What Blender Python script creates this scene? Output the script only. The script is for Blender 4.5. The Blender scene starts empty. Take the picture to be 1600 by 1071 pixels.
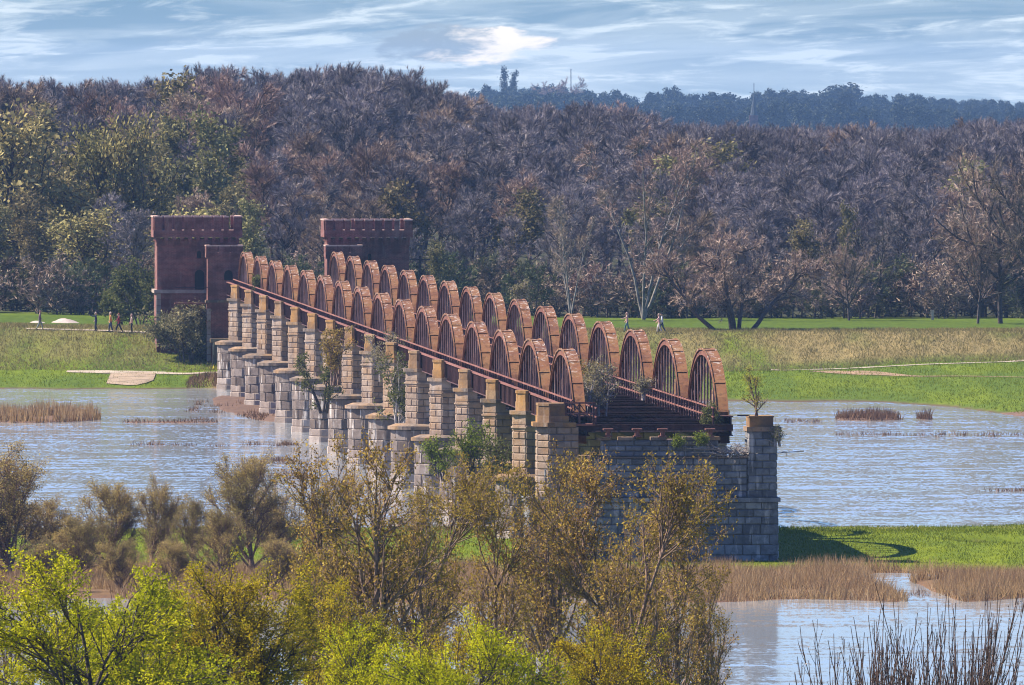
import bpy, bmesh, math, random
import numpy as np
from mathutils import Vector, Matrix

R = math.radians
random.seed(7)
sc = bpy.context.scene
col = sc.collection

# ------------------------------------------------------------------ camera
F = 24800.0            # focal length in photo pixels (1600 wide)
HC = 27.7              # camera height over the water
YH = 121.6             # row of the true horizon
cam_d = bpy.data.cameras.new('camera')
cam = bpy.data.objects.new('camera', cam_d)
col.objects.link(cam)
cam_d.sensor_width = 36.0
cam_d.lens = F / 1600.0 * 36.0
cam_d.clip_start = 5.0
cam_d.clip_end = 40000.0
cam.location = (0, 0, HC)
cam.rotation_euler = (R(90) - math.atan((535.5 - YH) / F), 0, 0)
sc.camera = cam

# ------------------------------------------------------------------ light
SUN_AZ, SUN_EL = 15.0, 44.0     # degrees behind "due left", height
ts = Vector((-math.cos(R(SUN_AZ)) * math.cos(R(SUN_EL)), math.sin(R(SUN_AZ)) * math.cos(R(SUN_EL)), math.sin(R(SUN_EL))))
sun_d = bpy.data.lights.new('sun', 'SUN')
sun_d.energy = 5.0
sun_d.angle = R(0.5)
sun_d.color = (1.0, 0.90, 0.74)
sun = bpy.data.objects.new('sun', sun_d)
col.objects.link(sun)
sun.rotation_euler = ts.to_track_quat('Z', 'Y').to_euler()
sun.location = (-200, 900, 300)

world = bpy.data.worlds.new('World')
sc.world = world
world.use_nodes = True
SKY_STRENGTH = 0.05


def build_world():
    nt = world.node_tree
    nt.nodes.clear()
    N = nt.nodes.new
    out = N('ShaderNodeOutputWorld')
    bg = N('ShaderNodeBackground')
    bg.inputs['Strength'].default_value = SKY_STRENGTH
    sky = N('ShaderNodeTexSky')
    sky.sky_type = 'NISHITA'
    sky.sun_disc = False
    sky.sun_elevation = R(SUN_EL)
    sky.sun_rotation = math.atan2(ts.x, ts.y)
    sky.air_density = 1.0
    sky.dust_density = 0.6
    sky.ozone_density = 1.6
    tc = N('ShaderNodeTexCoord')
    sep = N('ShaderNodeSeparateXYZ')
    nt.links.new(tc.outputs['Generated'], sep.inputs[0])

    def math_(op, a, b=None, c=None, clamp=False):
        m = N('ShaderNodeMath')
        m.operation = op
        m.use_clamp = clamp
        for i, v in enumerate((a, b, c)):
            if v is None:
                continue
            if isinstance(v, (int, float)):
                m.inputs[i].default_value = v
            else:
                nt.links.new(v, m.inputs[i])
        return m.outputs[0]
    X, Y, Z = sep.outputs
    zz = math_('ABSOLUTE', Z)
    # height coordinate: fine near the horizon, coarse overhead
    w = math_('MULTIPLY', math_('LOGARITHM', math_('ADD', math_('MULTIPLY', zz, 60.0), 1.0), math.e), 8.0)
    w0 = w
    w = math_('ADD', w, math_('MULTIPLY', X, -20.0))

    def noise(sx, sw, scale, detail, rough, off, dist=0.0):
        cb = N('ShaderNodeCombineXYZ')
        nt.links.new(math_('MULTIPLY', X, sx), cb.inputs[0])
        nt.links.new(math_('ADD', math_('MULTIPLY', Y, sx), off), cb.inputs[1])
        nt.links.new(math_('MULTIPLY', w, sw), cb.inputs[2])
        n = N('ShaderNodeTexNoise')
        n.inputs['Scale'].default_value = scale
        n.inputs['Detail'].default_value = detail
        n.inputs['Roughness'].default_value = rough
        n.inputs['Distortion'].default_value = dist
        nt.links.new(cb.outputs[0], n.inputs['Vector'])
        return n.outputs['Fac']

    def smooth(v, a, b):
        m = N('ShaderNodeMapRange')
        m.interpolation_type = 'SMOOTHSTEP'
        m.inputs['From Min'].default_value = a
        m.inputs['From Max'].default_value = b
        nt.links.new(v, m.inputs['Value'])
        return m.outputs[0]
    cirrus = smooth(noise(140.0, 2.6, 1.0, 9.0, 0.60, 3.1, 0.5), 0.47, 0.70)
    sheet = smooth(noise(60.0, 1.6, 1.0, 5.0, 0.5, 9.4, 0.8), 0.38, 0.64)
    puffs = smooth(noise(110.0, 2.6, 1.0, 5.0, 0.55, 21.7, 0.3), 0.60, 0.74)
    cover = math_('ADD', math_('MULTIPLY', cirrus, 0.80), math_('MULTIPLY', sheet, 0.34), clamp=True)
    # one low cumulus over the far wood: direction about 0.18 degrees left of the middle
    edge = noise(430.0, 3.6, 1.0, 6.0, 0.6, 1.3, 0.3)
    ax = math_('DIVIDE', math_('SUBTRACT', X, -0.0034), 0.0050)
    az = math_('DIVIDE', math_('SUBTRACT', Z, 0.0021), 0.00125)
    rr = math_('ADD', math_('MULTIPLY', ax, ax), math_('MULTIPLY', az, az))
    blob = smooth(math_('ADD', math_('SUBTRACT', 1.35, rr), math_('MULTIPLY', math_('SUBTRACT', edge, 0.5), 3.4)), 0.0, 0.9)
    front = smooth(Y, 0.0, 0.5)
    blob = math_('MULTIPLY', blob, front)
    veil = math_('MULTIPLY', math_('EXPONENT', math_('MULTIPLY', zz, -420.0)), 0.55)
    cover = math_('ADD', cover, veil, clamp=True)
    cover = math_('MULTIPLY', cover, math_('SUBTRACT', 0.92, math_('MULTIPLY', smooth(Z, 0.006, 0.14), 0.80)))

    def mix(f, a, b):
        m = N('ShaderNodeMix')
        m.data_type = 'RGBA'
        for s, v in ((0, f), (6, a), (7, b)):
            if isinstance(v, tuple):
                m.inputs[s].default_value = (*v, 1)
            elif isinstance(v, float):
                m.inputs[s].default_value = v
            else:
                nt.links.new(v, m.inputs[s])
        return m.outputs[2]
    blue = N('ShaderNodeMix')
    blue.data_type = 'RGBA'
    blue.blend_type = 'MULTIPLY'
    blue.inputs[0].default_value = 1.0
    nt.links.new(sky.outputs[0], blue.inputs[6])
    blue.inputs[7].default_value = (0.40, 0.76, 1.50, 1)
    k = 1.0 / SKY_STRENGTH
    c = mix(cover, blue.outputs[2], (0.37 * k, 0.42 * k, 0.455 * k))
    c = mix(math_('MULTIPLY', puffs, 0.45), c, (0.20 * k, 0.25 * k, 0.31 * k))
    lit = smooth(math_('ADD', math_('SUBTRACT', math_('MULTIPLY', ax, 0.8), math_('MULTIPLY', az, 0.2)), math_('MULTIPLY', math_('SUBTRACT', edge, 0.5), 2.4)), -0.25, 0.55)
    cum = mix(lit, (0.17 * k, 0.215 * k, 0.26 * k), (0.54 * k, 0.50 * k, 0.46 * k))
    c = mix(blob, c, cum)
    nt.links.new(c, bg.inputs['Color'])
    nt.links.new(bg.outputs[0], out.inputs['Surface'])


build_world()
sc.view_settings.view_transform = 'Standard'
sc.view_settings.look = 'None'
sc.view_settings.gamma = 1.0
sc.view_settings.use_curve_mapping = False
sc.view_settings.exposure = 1.2
sc.render.engine = 'CYCLES'
sc.cycles.use_denoising = True
try:
    sc.cycles.denoiser = 'OPENIMAGEDENOISE'
except Exception:
    pass
sc.cycles.max_bounces = 4
sc.cycles.diffuse_bounces = 1
sc.cycles.glossy_bounces = 2
sc.cycles.transmission_bounces = 2
sc.cycles.volume_bounces = 0
sc.cycles.filter_width = 1.1

# ------------------------------------------------------------------ helpers
def tag(o, label=None, cat=None, group=None, kind=None):
    if label: o['label'] = label
    if cat: o['category'] = cat
    if group: o['group'] = group
    if kind: o['kind'] = kind
    return o


def link(o, parent=None):
    col.objects.link(o)
    if parent is not None:
        o.parent = parent
    return o


def empty(name, loc=(0, 0, 0), rz=0.0, scale=1.0):
    o = bpy.data.objects.new(name, None)
    o.empty_display_size = 0.5
    o.location = loc
    o.rotation_euler = (0, 0, rz)
    o.scale = (scale,) * 3
    return link(o)


def mesh_np(name, V, T, mat, smooth=False):
    V = np.asarray(V, np.float32)
    T = np.asarray(T, np.int32)
    k = T.shape[1]
    me = bpy.data.meshes.new(name)
    me.vertices.add(len(V))
    me.vertices.foreach_set('co', V.ravel())
    me.loops.add(T.size)
    me.loops.foreach_set('vertex_index', T.ravel())
    me.polygons.add(len(T))
    me.polygons.foreach_set('loop_start', np.arange(0, T.size, k, dtype=np.int32))
    if smooth:
        me.polygons.foreach_set('use_smooth', np.ones(len(T), bool))
    me.update(calc_edges=True)
    if mat:
        me.materials.append(mat)
    return me


def mobj(name, me, parent=None, loc=None, rz=None):
    o = bpy.data.objects.new(name, me)
    if loc is not None: o.location = loc
    if rz is not None: o.rotation_euler = (0, 0, rz)
    return link(o, parent)


class MB:
    def __init__(s):
        s.v = []; s.f = []

    def add(s, v, f):
        b = len(s.v)
        s.v += [tuple(p) for p in v]
        s.f += [tuple(i + b for i in q) for q in f]
        return s

    def box(s, x0, x1, y0, y1, z0, z1):
        v = [(x, y, z) for z in (z0, z1) for x, y in ((x0, y0), (x1, y0), (x1, y1), (x0, y1))]
        return s.add(v, [(3, 2, 1, 0), (4, 5, 6, 7), (0, 1, 5, 4), (1, 2, 6, 5), (2, 3, 7, 6), (3, 0, 4, 7)])

    def bar(s, a, b, w, h=None, up=(0, 0, 1)):
        a = Vector(a); b = Vector(b); h = h or w
        d = (b - a).normalized()
        u = Vector(up)
        sd = d.cross(u)
        if sd.length < 1e-4: sd = d.cross(Vector((1, 0, 0)))
        sd.normalize(); u = sd.cross(d)
        v = [p + sd * i * w / 2 + u * j * h / 2 for p in (a, b) for i, j in ((-1, -1), (1, -1), (1, 1), (-1, 1))]
        return s.add(v, [(3, 2, 1, 0), (4, 5, 6, 7), (0, 1, 5, 4), (1, 2, 6, 5), (2, 3, 7, 6), (3, 0, 4, 7)])

    def prism(s, pts, z0, z1, inset=0.0):
        n = len(pts)
        cx = sum(p[0] for p in pts) / n; cy = sum(p[1] for p in pts) / n
        top = pts
        if inset:
            top = []
            for i in range(n):
                p = Vector(pts[i][:2]); a = Vector(pts[i - 1][:2]); b = Vector(pts[(i + 1) % n][:2])
                t1 = (p - a).normalized(); t2 = (b - p).normalized()
                n1 = Vector((-t1.y, t1.x)); n2 = Vector((-t2.y, t2.x))
                m = (n1 + n2); m = m / max(m.length_squared / 2, 0.2)
                q = p + m * inset
                top.append((q.x, q.y))
        v = [(p[0], p[1], z0) for p in pts] + [(p[0], p[1], z1) for p in top]
        f = [tuple(range(n - 1, -1, -1)), tuple(range(n, 2 * n))]
        f += [(i, (i + 1) % n, n + (i + 1) % n, n + i) for i in range(n)]
        return s.add(v, f)

    def mesh(s, name, mat):
        me = bpy.data.meshes.new(name)
        me.from_pydata(s.v, [], s.f)
        me.update()
        if mat: me.materials.append(mat)
        return me

    def build(s, name, mat, parent=None):
        return mobj(name, s.mesh(name, mat), parent)


# ------------------------------------------------------------------ materials
def nodes_of(name):
    m = bpy.data.materials.new(name)
    m.use_nodes = True
    nt = m.node_tree
    bs = nt.nodes['Principled BSDF']
    return m, nt, bs


def ramp(nt, fac, stops):
    r = nt.nodes.new('ShaderNodeValToRGB')
    cr = r.color_ramp
    while len(cr.elements) > 1: cr.elements.remove(cr.elements[-1])
    cr.elements[0].position = stops[0][0]; cr.elements[0].color = (*stops[0][1], 1)
    for p, c in stops[1:]:
        e = cr.elements.new(p); e.color = (*c, 1)
    nt.links.new(fac, r.inputs[0])
    return r.outputs[0]


def tnoise(nt, scale, detail=4, rough=0.6, stretch=(1, 1, 1), coord='Object', dist=0.0, off=0.0):
    tc = nt.nodes.new('ShaderNodeTexCoord')
    mp = nt.nodes.new('ShaderNodeMapping')
    mp.inputs['Scale'].default_value = stretch
    mp.inputs['Location'].default_value = (off, off * .7, off * .3)
    nt.links.new(tc.outputs[coord], mp.inputs[0])
    n = nt.nodes.new('ShaderNodeTexNoise')
    n.inputs['Scale'].default_value = scale
    n.inputs['Detail'].default_value = detail
    n.inputs['Roughness'].default_value = rough
    n.inputs['Distortion'].default_value = dist
    nt.links.new(mp.outputs[0], n.inputs['Vector'])
    return n.outputs['Fac']


def wnoise(nt, *a, **k):
    """noise in world position, so that copies differ"""
    o = tnoise(nt, *a, **k)
    n = o.node
    mp = n.inputs['Vector'].links[0].from_node
    g = nt.nodes.new('ShaderNodeNewGeometry')
    nt.links.new(g.outputs['Position'], mp.inputs[0])
    return o


def mixc(nt, f, a, b, blend='MIX'):
    m = nt.nodes.new('ShaderNodeMix')
    m.data_type = 'RGBA'; m.blend_type = blend
    for s, v in ((0, f), (6, a), (7, b)):
        if isinstance(v, tuple): m.inputs[s].default_value = (*v, 1)
        elif isinstance(v, (int, float)): m.inputs[s].default_value = v
        else: nt.links.new(v, m.inputs[s])
    return m.outputs[2]


def mth(nt, op, a, b=0.0, clamp=False):
    m = nt.nodes.new('ShaderNodeMath'); m.operation = op; m.use_clamp = clamp
    for i, v in enumerate((a, b)):
        if isinstance(v, (int, float)): m.inputs[i].default_value = v
        else: nt.links.new(v, m.inputs[i])
    return m.outputs[0]


def rnd(nt):
    oi = nt.nodes.new('ShaderNodeObjectInfo')
    g = nt.nodes.new('ShaderNodeNewGeometry')
    return mth(nt, 'FRACT', mth(nt, 'ADD', oi.outputs['Random'], g.outputs['Random Per Island']))


def bump(nt, bs, h, strength=0.4, dist=0.05):
    b = nt.nodes.new('ShaderNodeBump')
    b.inputs['Strength'].default_value = strength
    b.inputs['Distance'].default_value = dist
    nt.links.new(h, b.inputs['Height'])
    nt.links.new(b.outputs[0], bs.inputs['Normal'])


def mat_stone(name, dark, mid, light, stain=0.35, ochre=0.0, lichen=0.0):
    m, nt, bs = nodes_of(name)
    base = ramp(nt, rnd(nt), [(0.0, dark), (0.45, mid), (1.0, light)])
    n1 = wnoise(nt, 1.6, 5, 0.65)
    c = mixc(nt, mth(nt, 'MULTIPLY', ramp(nt, n1, [(0.40, (0, 0, 0)), (0.62, (1, 1, 1))]), 0.45), base, tuple(x * 0.55 for x in dark))
    st = wnoise(nt, 1.5, 4, 0.6, stretch=(1.6, 1.6, 0.28), off=5.0)
    c = mixc(nt, mth(nt, 'MULTIPLY', ramp(nt, st, [(0.56, (0, 0, 0)), (0.68, (1, 1, 1))]), stain), c, (0.62, 0.56, 0.52))
    if ochre:
        oc = wnoise(nt, 0.55, 4, 0.6, off=11.0)
        c = mixc(nt, mth(nt, 'MULTIPLY', ramp(nt, oc, [(0.45, (0, 0, 0)), (0.62, (1, 1, 1))]), ochre), c, (0.46, 0.23, 0.05))
    if lichen:
        oc = wnoise(nt, 3.0, 4, 0.6, off=31.0)
        c = mixc(nt, mth(nt, 'MULTIPLY', ramp(nt, oc, [(0.52, (0, 0, 0)), (0.60, (1, 1, 1))]), lichen), c, (0.05, 0.05, 0.05))
    nt.links.new(c, bs.inputs['Base Color'])
    bs.inputs['Roughness'].default_value = 0.92
    bs.inputs['Specular IOR Level'].default_value = 0.2
    bump(nt, bs, wnoise(nt, 7.0, 5, 0.7), 0.6, 0.06)
    return m


def mat_rust(name, a, b, c_, droppings=0.0):
    m, nt, bs = nodes_of(name)
    n1 = wnoise(nt, 0.45, 7, 0.7, off=2.0)
    c = ramp(nt, n1, [(0.34, a), (0.5, b), (0.66, c_)])
    n2 = wnoise(nt, 3.2, 5, 0.7, stretch=(1, 1, 0.25))
    c = mixc(nt, mth(nt, 'MULTIPLY', ramp(nt, n2, [(0.50, (0, 0, 0)), (0.62, (1, 1, 1))]), 0.5), c, tuple(x * 0.35 for x in a))
    if droppings:
        g = nt.nodes.new('ShaderNodeNewGeometry')
        sp = nt.nodes.new('ShaderNodeSeparateXYZ')
        nt.links.new(g.outputs['Position'], sp.inputs[0])
        hi = nt.nodes.new('ShaderNodeMapRange')
        hi.inputs['From Min'].default_value = 10.4; hi.inputs['From Max'].default_value = 11.7
        nt.links.new(sp.outputs['Z'], hi.inputs['Value'])
        n3 = wnoise(nt, 3.0, 4, 0.65, off=8.0)
        f = mth(nt, 'MULTIPLY', ramp(nt, n3, [(0.57, (0, 0, 0)), (0.63, (1, 1, 1))]), hi.outputs[0])
        c = mixc(nt, mth(nt, 'MULTIPLY', f, droppings), c, (0.62, 0.56, 0.52))
    nt.links.new(c, bs.inputs['Base Color'])
    bs.inputs['Roughness'].default_value = 0.85
    bs.inputs['Specular IOR Level'].default_value = 0.25
    bump(nt, bs, wnoise(nt, 9.0, 4, 0.7), 0.35, 0.03)
    return m


def mat_leaf(name, cols, transl=0.35, patch=None, hue=0.0):
    m, nt, bs = nodes_of(name)
    nt.nodes.remove(bs)
    out = nt.nodes['Material Output']
    c = ramp(nt, rnd(nt), cols)
    if patch:
        n = wnoise(nt, patch[0], 3, 0.5, off=4.0)
        c = mixc(nt, mth(nt, 'MULTIPLY', ramp(nt, n, [(0.44, (0, 0, 0)), (0.58, (1, 1, 1))]), patch[2]), c, patch[1])
    if hue:
        oi = nt.nodes.new('ShaderNodeObjectInfo')
        hs = nt.nodes.new('ShaderNodeHueSaturation')
        nt.links.new(mth(nt, 'ADD', mth(nt, 'MULTIPLY', oi.outputs['Random'], hue), 0.5 - hue / 2), hs.inputs['Hue'])
        r2 = mth(nt, 'FRACT', mth(nt, 'MULTIPLY', oi.outputs['Random'], 7.31))
        nt.links.new(mth(nt, 'ADD', mth(nt, 'MULTIPLY', r2, 0.55), 0.72), hs.inputs['Value'])
        nt.links.new(c, hs.inputs['Color'])
        c = hs.outputs[0]
    d = nt.nodes.new('ShaderNodeBsdfDiffuse')
    nt.links.new(c, d.inputs[0])
    if transl > 0:
        t = nt.nodes.new('ShaderNodeBsdfTranslucent')
        nt.links.new(c, t.inputs[0])
        mx = nt.nodes.new('ShaderNodeMixShader')
        mx.inputs[0].default_value = transl
        nt.links.new(d.outputs[0], mx.inputs[1]); nt.links.new(t.outputs[0], mx.inputs[2])
        nt.links.new(mx.outputs[0], out.inputs[0])
    else:
        nt.links.new(d.outputs[0], out.inputs[0])
    return m


def mat_plain(name, c, rough=0.8, var=0.25, scale=3.0):
    m, nt, bs = nodes_of(name)
    n = wnoise(nt, scale, 4, 0.6)
    cc = ramp(nt, n, [(0.35, tuple(x * (1 - var) for x in c)), (0.65, tuple(min(1, x * (1 + var)) for x in c))])
    nt.links.new(cc, bs.inputs['Base Color'])
    bs.inputs['Roughness'].default_value = rough
    bs.inputs['Specular IOR Level'].default_value = 0.25
    return m


def mat_brick(name, dark, mid, pale):
    m, nt, bs = nodes_of(name)
    tc = nt.nodes.new('ShaderNodeTexCoord')
    g = nt.nodes.new('ShaderNodeNewGeometry')
    sp = nt.nodes.new('ShaderNodeSeparateXYZ'); nt.links.new(tc.outputs['Object'], sp.inputs[0])
    cb = nt.nodes.new('ShaderNodeCombineXYZ')
    nt.links.new(mth(nt, 'ADD', sp.outputs[0], sp.outputs[1]), cb.inputs[0])
    nt.links.new(sp.outputs[2], cb.inputs[1])
    br = nt.nodes.new('ShaderNodeTexBrick')
    br.inputs['Scale'].default_value = 1.0
    br.inputs['Brick Width'].default_value = 0.29
    br.inputs['Row Height'].default_value = 0.11
    br.inputs['Mortar Size'].default_value = 0.012
    br.inputs['Color1'].default_value = (*dark, 1)
    br.inputs['Color2'].default_value = (*mid, 1)
    br.inputs['Mortar'].default_value = (*pale, 1)
    nt.links.new(cb.outputs[0], br.inputs['Vector'])
    n = wnoise(nt, 0.7, 6, 0.7, off=3)
    c = mixc(nt, mth(nt, 'MULTIPLY', ramp(nt, n, [(0.42, (0, 0, 0)), (0.60, (1, 1, 1))]), 0.75), br.outputs['Color'], tuple(x * 0.45 for x in dark))
    n2 = wnoise(nt, 0.9, 5, 0.7, stretch=(1.5, 1.5, 0.35), off=14)
    c = mixc(nt, mth(nt, 'MULTIPLY', ramp(nt, n2, [(0.58, (0, 0, 0)), (0.70, (1, 1, 1))]), 0.35), c, (0.38, 0.27, 0.24))
    nt.links.new(c, bs.inputs['Base Color'])
    bs.inputs['Roughness'].default_value = 0.9
    bump(nt, bs, wnoise(nt, 4.0, 5, 0.7), 0.4, 0.05)
    return m


M = {}
M['granite'] = mat_stone('granite', (0.12, 0.088, 0.075), (0.19, 0.145, 0.125), (0.28, 0.225, 0.20), 0.75, 0.0, 0.25)
M['plinth'] = mat_stone('bleached_granite', (0.26, 0.20, 0.17), (0.34, 0.27, 0.235), (0.42, 0.35, 0.31), 0.4)
M['sand'] = mat_stone('sandstone', (0.24, 0.165, 0.125), (0.30, 0.22, 0.17), (0.37, 0.285, 0.23), 0.3, 0.25, 0.2)
M['ledge'] = mat_stone('ledge_stone', (0.13, 0.10, 0.08), (0.20, 0.15, 0.12), (0.30, 0.22, 0.17), 0.15, 0.35, 0.4)
M['ochre'] = mat_stone('ochre_stone', (0.17, 0.10, 0.055), (0.24, 0.145, 0.08), (0.32, 0.21, 0.12), 0.2, 0.5, 0.2)
M['grey'] = mat_stone('grey_stone', (0.12, 0.12, 0.13), (0.19, 0.19, 0.205), (0.28, 0.28, 0.29), 0.6, 0.0, 0.35)
M['mortar'] = mat_plain('mortar', (0.17, 0.14, 0.12), 0.95)
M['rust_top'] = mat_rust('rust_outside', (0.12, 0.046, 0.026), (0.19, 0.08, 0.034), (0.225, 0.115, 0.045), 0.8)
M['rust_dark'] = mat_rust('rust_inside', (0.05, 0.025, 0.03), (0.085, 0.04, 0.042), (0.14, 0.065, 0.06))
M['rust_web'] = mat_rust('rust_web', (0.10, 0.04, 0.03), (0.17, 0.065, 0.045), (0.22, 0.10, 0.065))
M['rust_mid'] = mat_rust('rust_hangers', (0.14, 0.075, 0.07), (0.22, 0.12, 0.11), (0.36, 0.23, 0.20))
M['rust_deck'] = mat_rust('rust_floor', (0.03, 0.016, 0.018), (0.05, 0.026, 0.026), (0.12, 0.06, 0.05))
M['rust_rail'] = mat_rust('rust_rail', (0.15, 0.058, 0.045), (0.22, 0.09, 0.07), (0.30, 0.14, 0.11))
M['iron'] = mat_plain('dark_iron', (0.03, 0.022, 0.03), 0.8)
M['brick'] = mat_brick('tower_brick', (0.16, 0.042, 0.036), (0.26, 0.075, 0.06), (0.30, 0.18, 0.15))
M['coping'] = mat_plain('coping_stone', (0.55, 0.36, 0.30), 0.9)
M['opening'] = mat_plain('opening_shade', (0.012, 0.012, 0.016), 0.9)
M['trim'] = mat_stone('tower_trim', (0.30, 0.24, 0.21), (0.38, 0.30, 0.26), (0.46, 0.37, 0.32), 0.2)
M['bark'] = mat_plain('dark_bark', (0.085, 0.065, 0.062), 0.95, 0.4, 6.0)
M['barkpale'] = mat_plain('pale_bark', (0.36, 0.31, 0.29), 0.95, 0.35, 6.0)
M['barkfg'] = mat_plain('sunny_bark', (0.20, 0.13, 0.10), 0.95, 0.55, 6.0)
M['birch'] = mat_plain('birch_bark', (0.20, 0.18, 0.165), 0.9, 0.5, 2.0)

# ------------------------------------------------------------------ numeric noise and terrain
_rs = np.random.RandomState(5)
_lat = _rs.rand(256, 256)


def vn(x, y):
    x = np.asarray(x, float); y = np.asarray(y, float)
    xi = np.floor(x).astype(int); yi = np.floor(y).astype(int)
    fx = x - xi; fy = y - yi
    fx = fx * fx * (3 - 2 * fx); fy = fy * fy * (3 - 2 * fy)
    a = _lat[xi % 256, yi % 256]; b = _lat[(xi + 1) % 256, yi % 256]
    c = _lat[xi % 256, (yi + 1) % 256]; d = _lat[(xi + 1) % 256, (yi + 1) % 256]
    return (a * (1 - fx) + b * fx) * (1 - fy) + (c * (1 - fx) + d * fx) * fy


def fbm(x, y, o=3):
    s = 0; a = 0.5; t = 0
    for i in range(o):
        s = s + a * vn(x * 2 ** i + 17 * i, y * 2 ** i + 5 * i); t += a; a *= 0.5
    return s / t


def ss(a, b, x):
    t = np.clip((np.asarray(x, float) - a) / (b - a), 0, 1)
    return t * t * (3 - 2 * t)


TH = 0.05299            # bridge axis turned this much to the left of the line of sight
NX, NY = 8.14, 901.8    # near end of the bridge axis


def axis_x(Y):
    return NX - (np.asarray(Y, float) - NY) * math.tan(TH)


def far_shore(X):
    return np.interp(X, [-60, -46, -34, -27, -22, 0, 19, 30, 37, 41, 46, 60], [1414, 1413, 1411, 1416, 1395, 1372, 1357, 1356, 1335, 1300, 1262, 1240]) + 5 * (fbm(X * 0.25, 3.3) - 0.5) * 2


def height(X, Y):
    X = np.asarray(X, float); Y = np.asarray(Y, float)
    z = np.full(np.broadcast(X, Y).shape, -1.2)
    wob = (fbm(X * 0.18, Y * 0.02 + 7) - 0.5) * 2
    # bank on this side of the river, far below the picture
    z = np.maximum(z, np.where(Y < 700, -1.2 + 3.0 * (1 - ss(560, 690, Y)), -1.2))
    # low meadow strip the abutment stands on
    yn = 841 + 5 * wob + 3 * np.sin(X * 0.5)
    yf = 976 + 6 * (fbm(X * 0.12 + 9, 1.0) - 0.5) * 2 + np.where(X > 16, 3.0, 0.0)
    d = np.minimum(Y - yn, (yf - Y) * 0.9)
    strip = np.clip(d * 0.03, -1.2, 0.14) + 0.42 * ss(885, 925, Y) * ss(0, 38, yf - Y) + 0.06 * (fbm(X * .4, Y * .08) - .5) * ss(0, 6, d)
    # creek through the reeds and the wet strip behind them
    cx = 21.6 + 0.9 * np.sin(Y * 0.07)
    creek = (1 - ss(0.6, 1.7, np.abs(X - cx))) * (1 - ss(880, 892, Y))
    wet = ss(20.5, 23.0, X) * (1 - ss(3.0, 6.0, np.abs(Y - 881)))
    pud = (1 - ss(0.7, 1.1, np.sqrt(((X - 29.2) / 3.2) ** 2 + ((Y - 934) / 7.0) ** 2)))
    strip = strip - 0.4 * np.clip(creek + wet, 0, 1) - 0.62 * pud
    inland = (Y > 800) & (Y < 1040)
    z = np.where(inland, np.maximum(z, strip), z)
    # mud flats along the piers
    md = 1 - ss(0.5, 1.0, np.sqrt(((X - axis_x(Y) + 7.2) / 5.2) ** 2 + ((Y - 1330) / 95.0) ** 2))
    z = np.maximum(z, -1.2 + 1.24 * md + 0.12 * (fbm(X * .5, Y * .03) - .55))
    # small islands with reeds
    for (ix, iy, rx, ry, hh) in ((-39.0, 1286, 8.5, 18, .16), (-27.5, 1275, 6.0, 5, .05), (28.9, 1286, 3.9, 7, .18), (33.4, 1286, 1.0, 3, .08)):
        e = 1 - ss(0.6, 1.0, np.sqrt(((X - ix) / rx) ** 2 + ((Y - iy) / ry) ** 2) + 0.2 * (fbm(X * .6, Y * .1) - .5))
        z = np.maximum(z, -1.2 + (1.2 + hh) * e)
    # far bank, levee, wood
    fs = far_shore(X)
    toe = 1438.0
    right = ss(-10, 15, X)
    ztoe = 1.0 + 0.9 * ss(20, 42, X)
    b = np.clip((Y - fs) / np.maximum(toe - fs, 1), -1, 1) * ztoe
    b = np.where(Y < fs, np.clip((Y - fs) * 0.05, -1.2, 0), b)
    bank = 0.35 * ss(0, 5, Y - fs) * ss(-30, -27, X) * (1 - ss(-19, -14, X))
    crest = 4.55 - 0.25 * right + 0.25 * (1 - ss(-50, -35, X))
    toew = toe + 6 * (fbm(X * 0.05, 4.2) - .5)
    lev = ztoe + (crest - ztoe) * ss(0, 27, Y - toew)
    zb = np.where(Y < toe, b + bank, lev)
    zb = zb - 0.45 * ss(1472, 1486, Y) + 0.25 * ss(1500, 1550, Y)
    zb = zb + 0.10 * (fbm(X * .5 + 3, Y * .12) - .5) * ss(0, 8, Y - fs)
    wood = (4.0 * (1 - ss(-20, 25, X)) + 1.6 + 1.6 * (1 - ss(0, 12, np.abs(X + 32)))) * ss(1570, 1760, Y)
    zb = zb + wood * (1 - ss(2300, 3500, Y))
    far = Y > 1200
    z = np.where(far, np.maximum(z, zb), z)
    return z


def gz(X, Y):
    return float(height(np.array([X]), np.array([Y]))[0])


def ground_at(px, py, lo=830.0, hi=1600.0):
    Ys = np.arange(lo, hi, 0.5)
    Xs = (px - 800.0) / F * Ys
    zs = np.maximum(height(Xs, Ys), 0.0)
    py_ = YH + (HC - zs) / Ys * F
    i = np.nonzero(py_ <= py)[0]
    k = i[0] if len(i) else len(Ys) - 1
    return float(Xs[k]), float(Ys[k]), float(zs[k])


def at(px, py, Y):
    return Vector(((px - 800.0) / F * Y, Y, HC - (py - YH) / F * Y))


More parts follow.
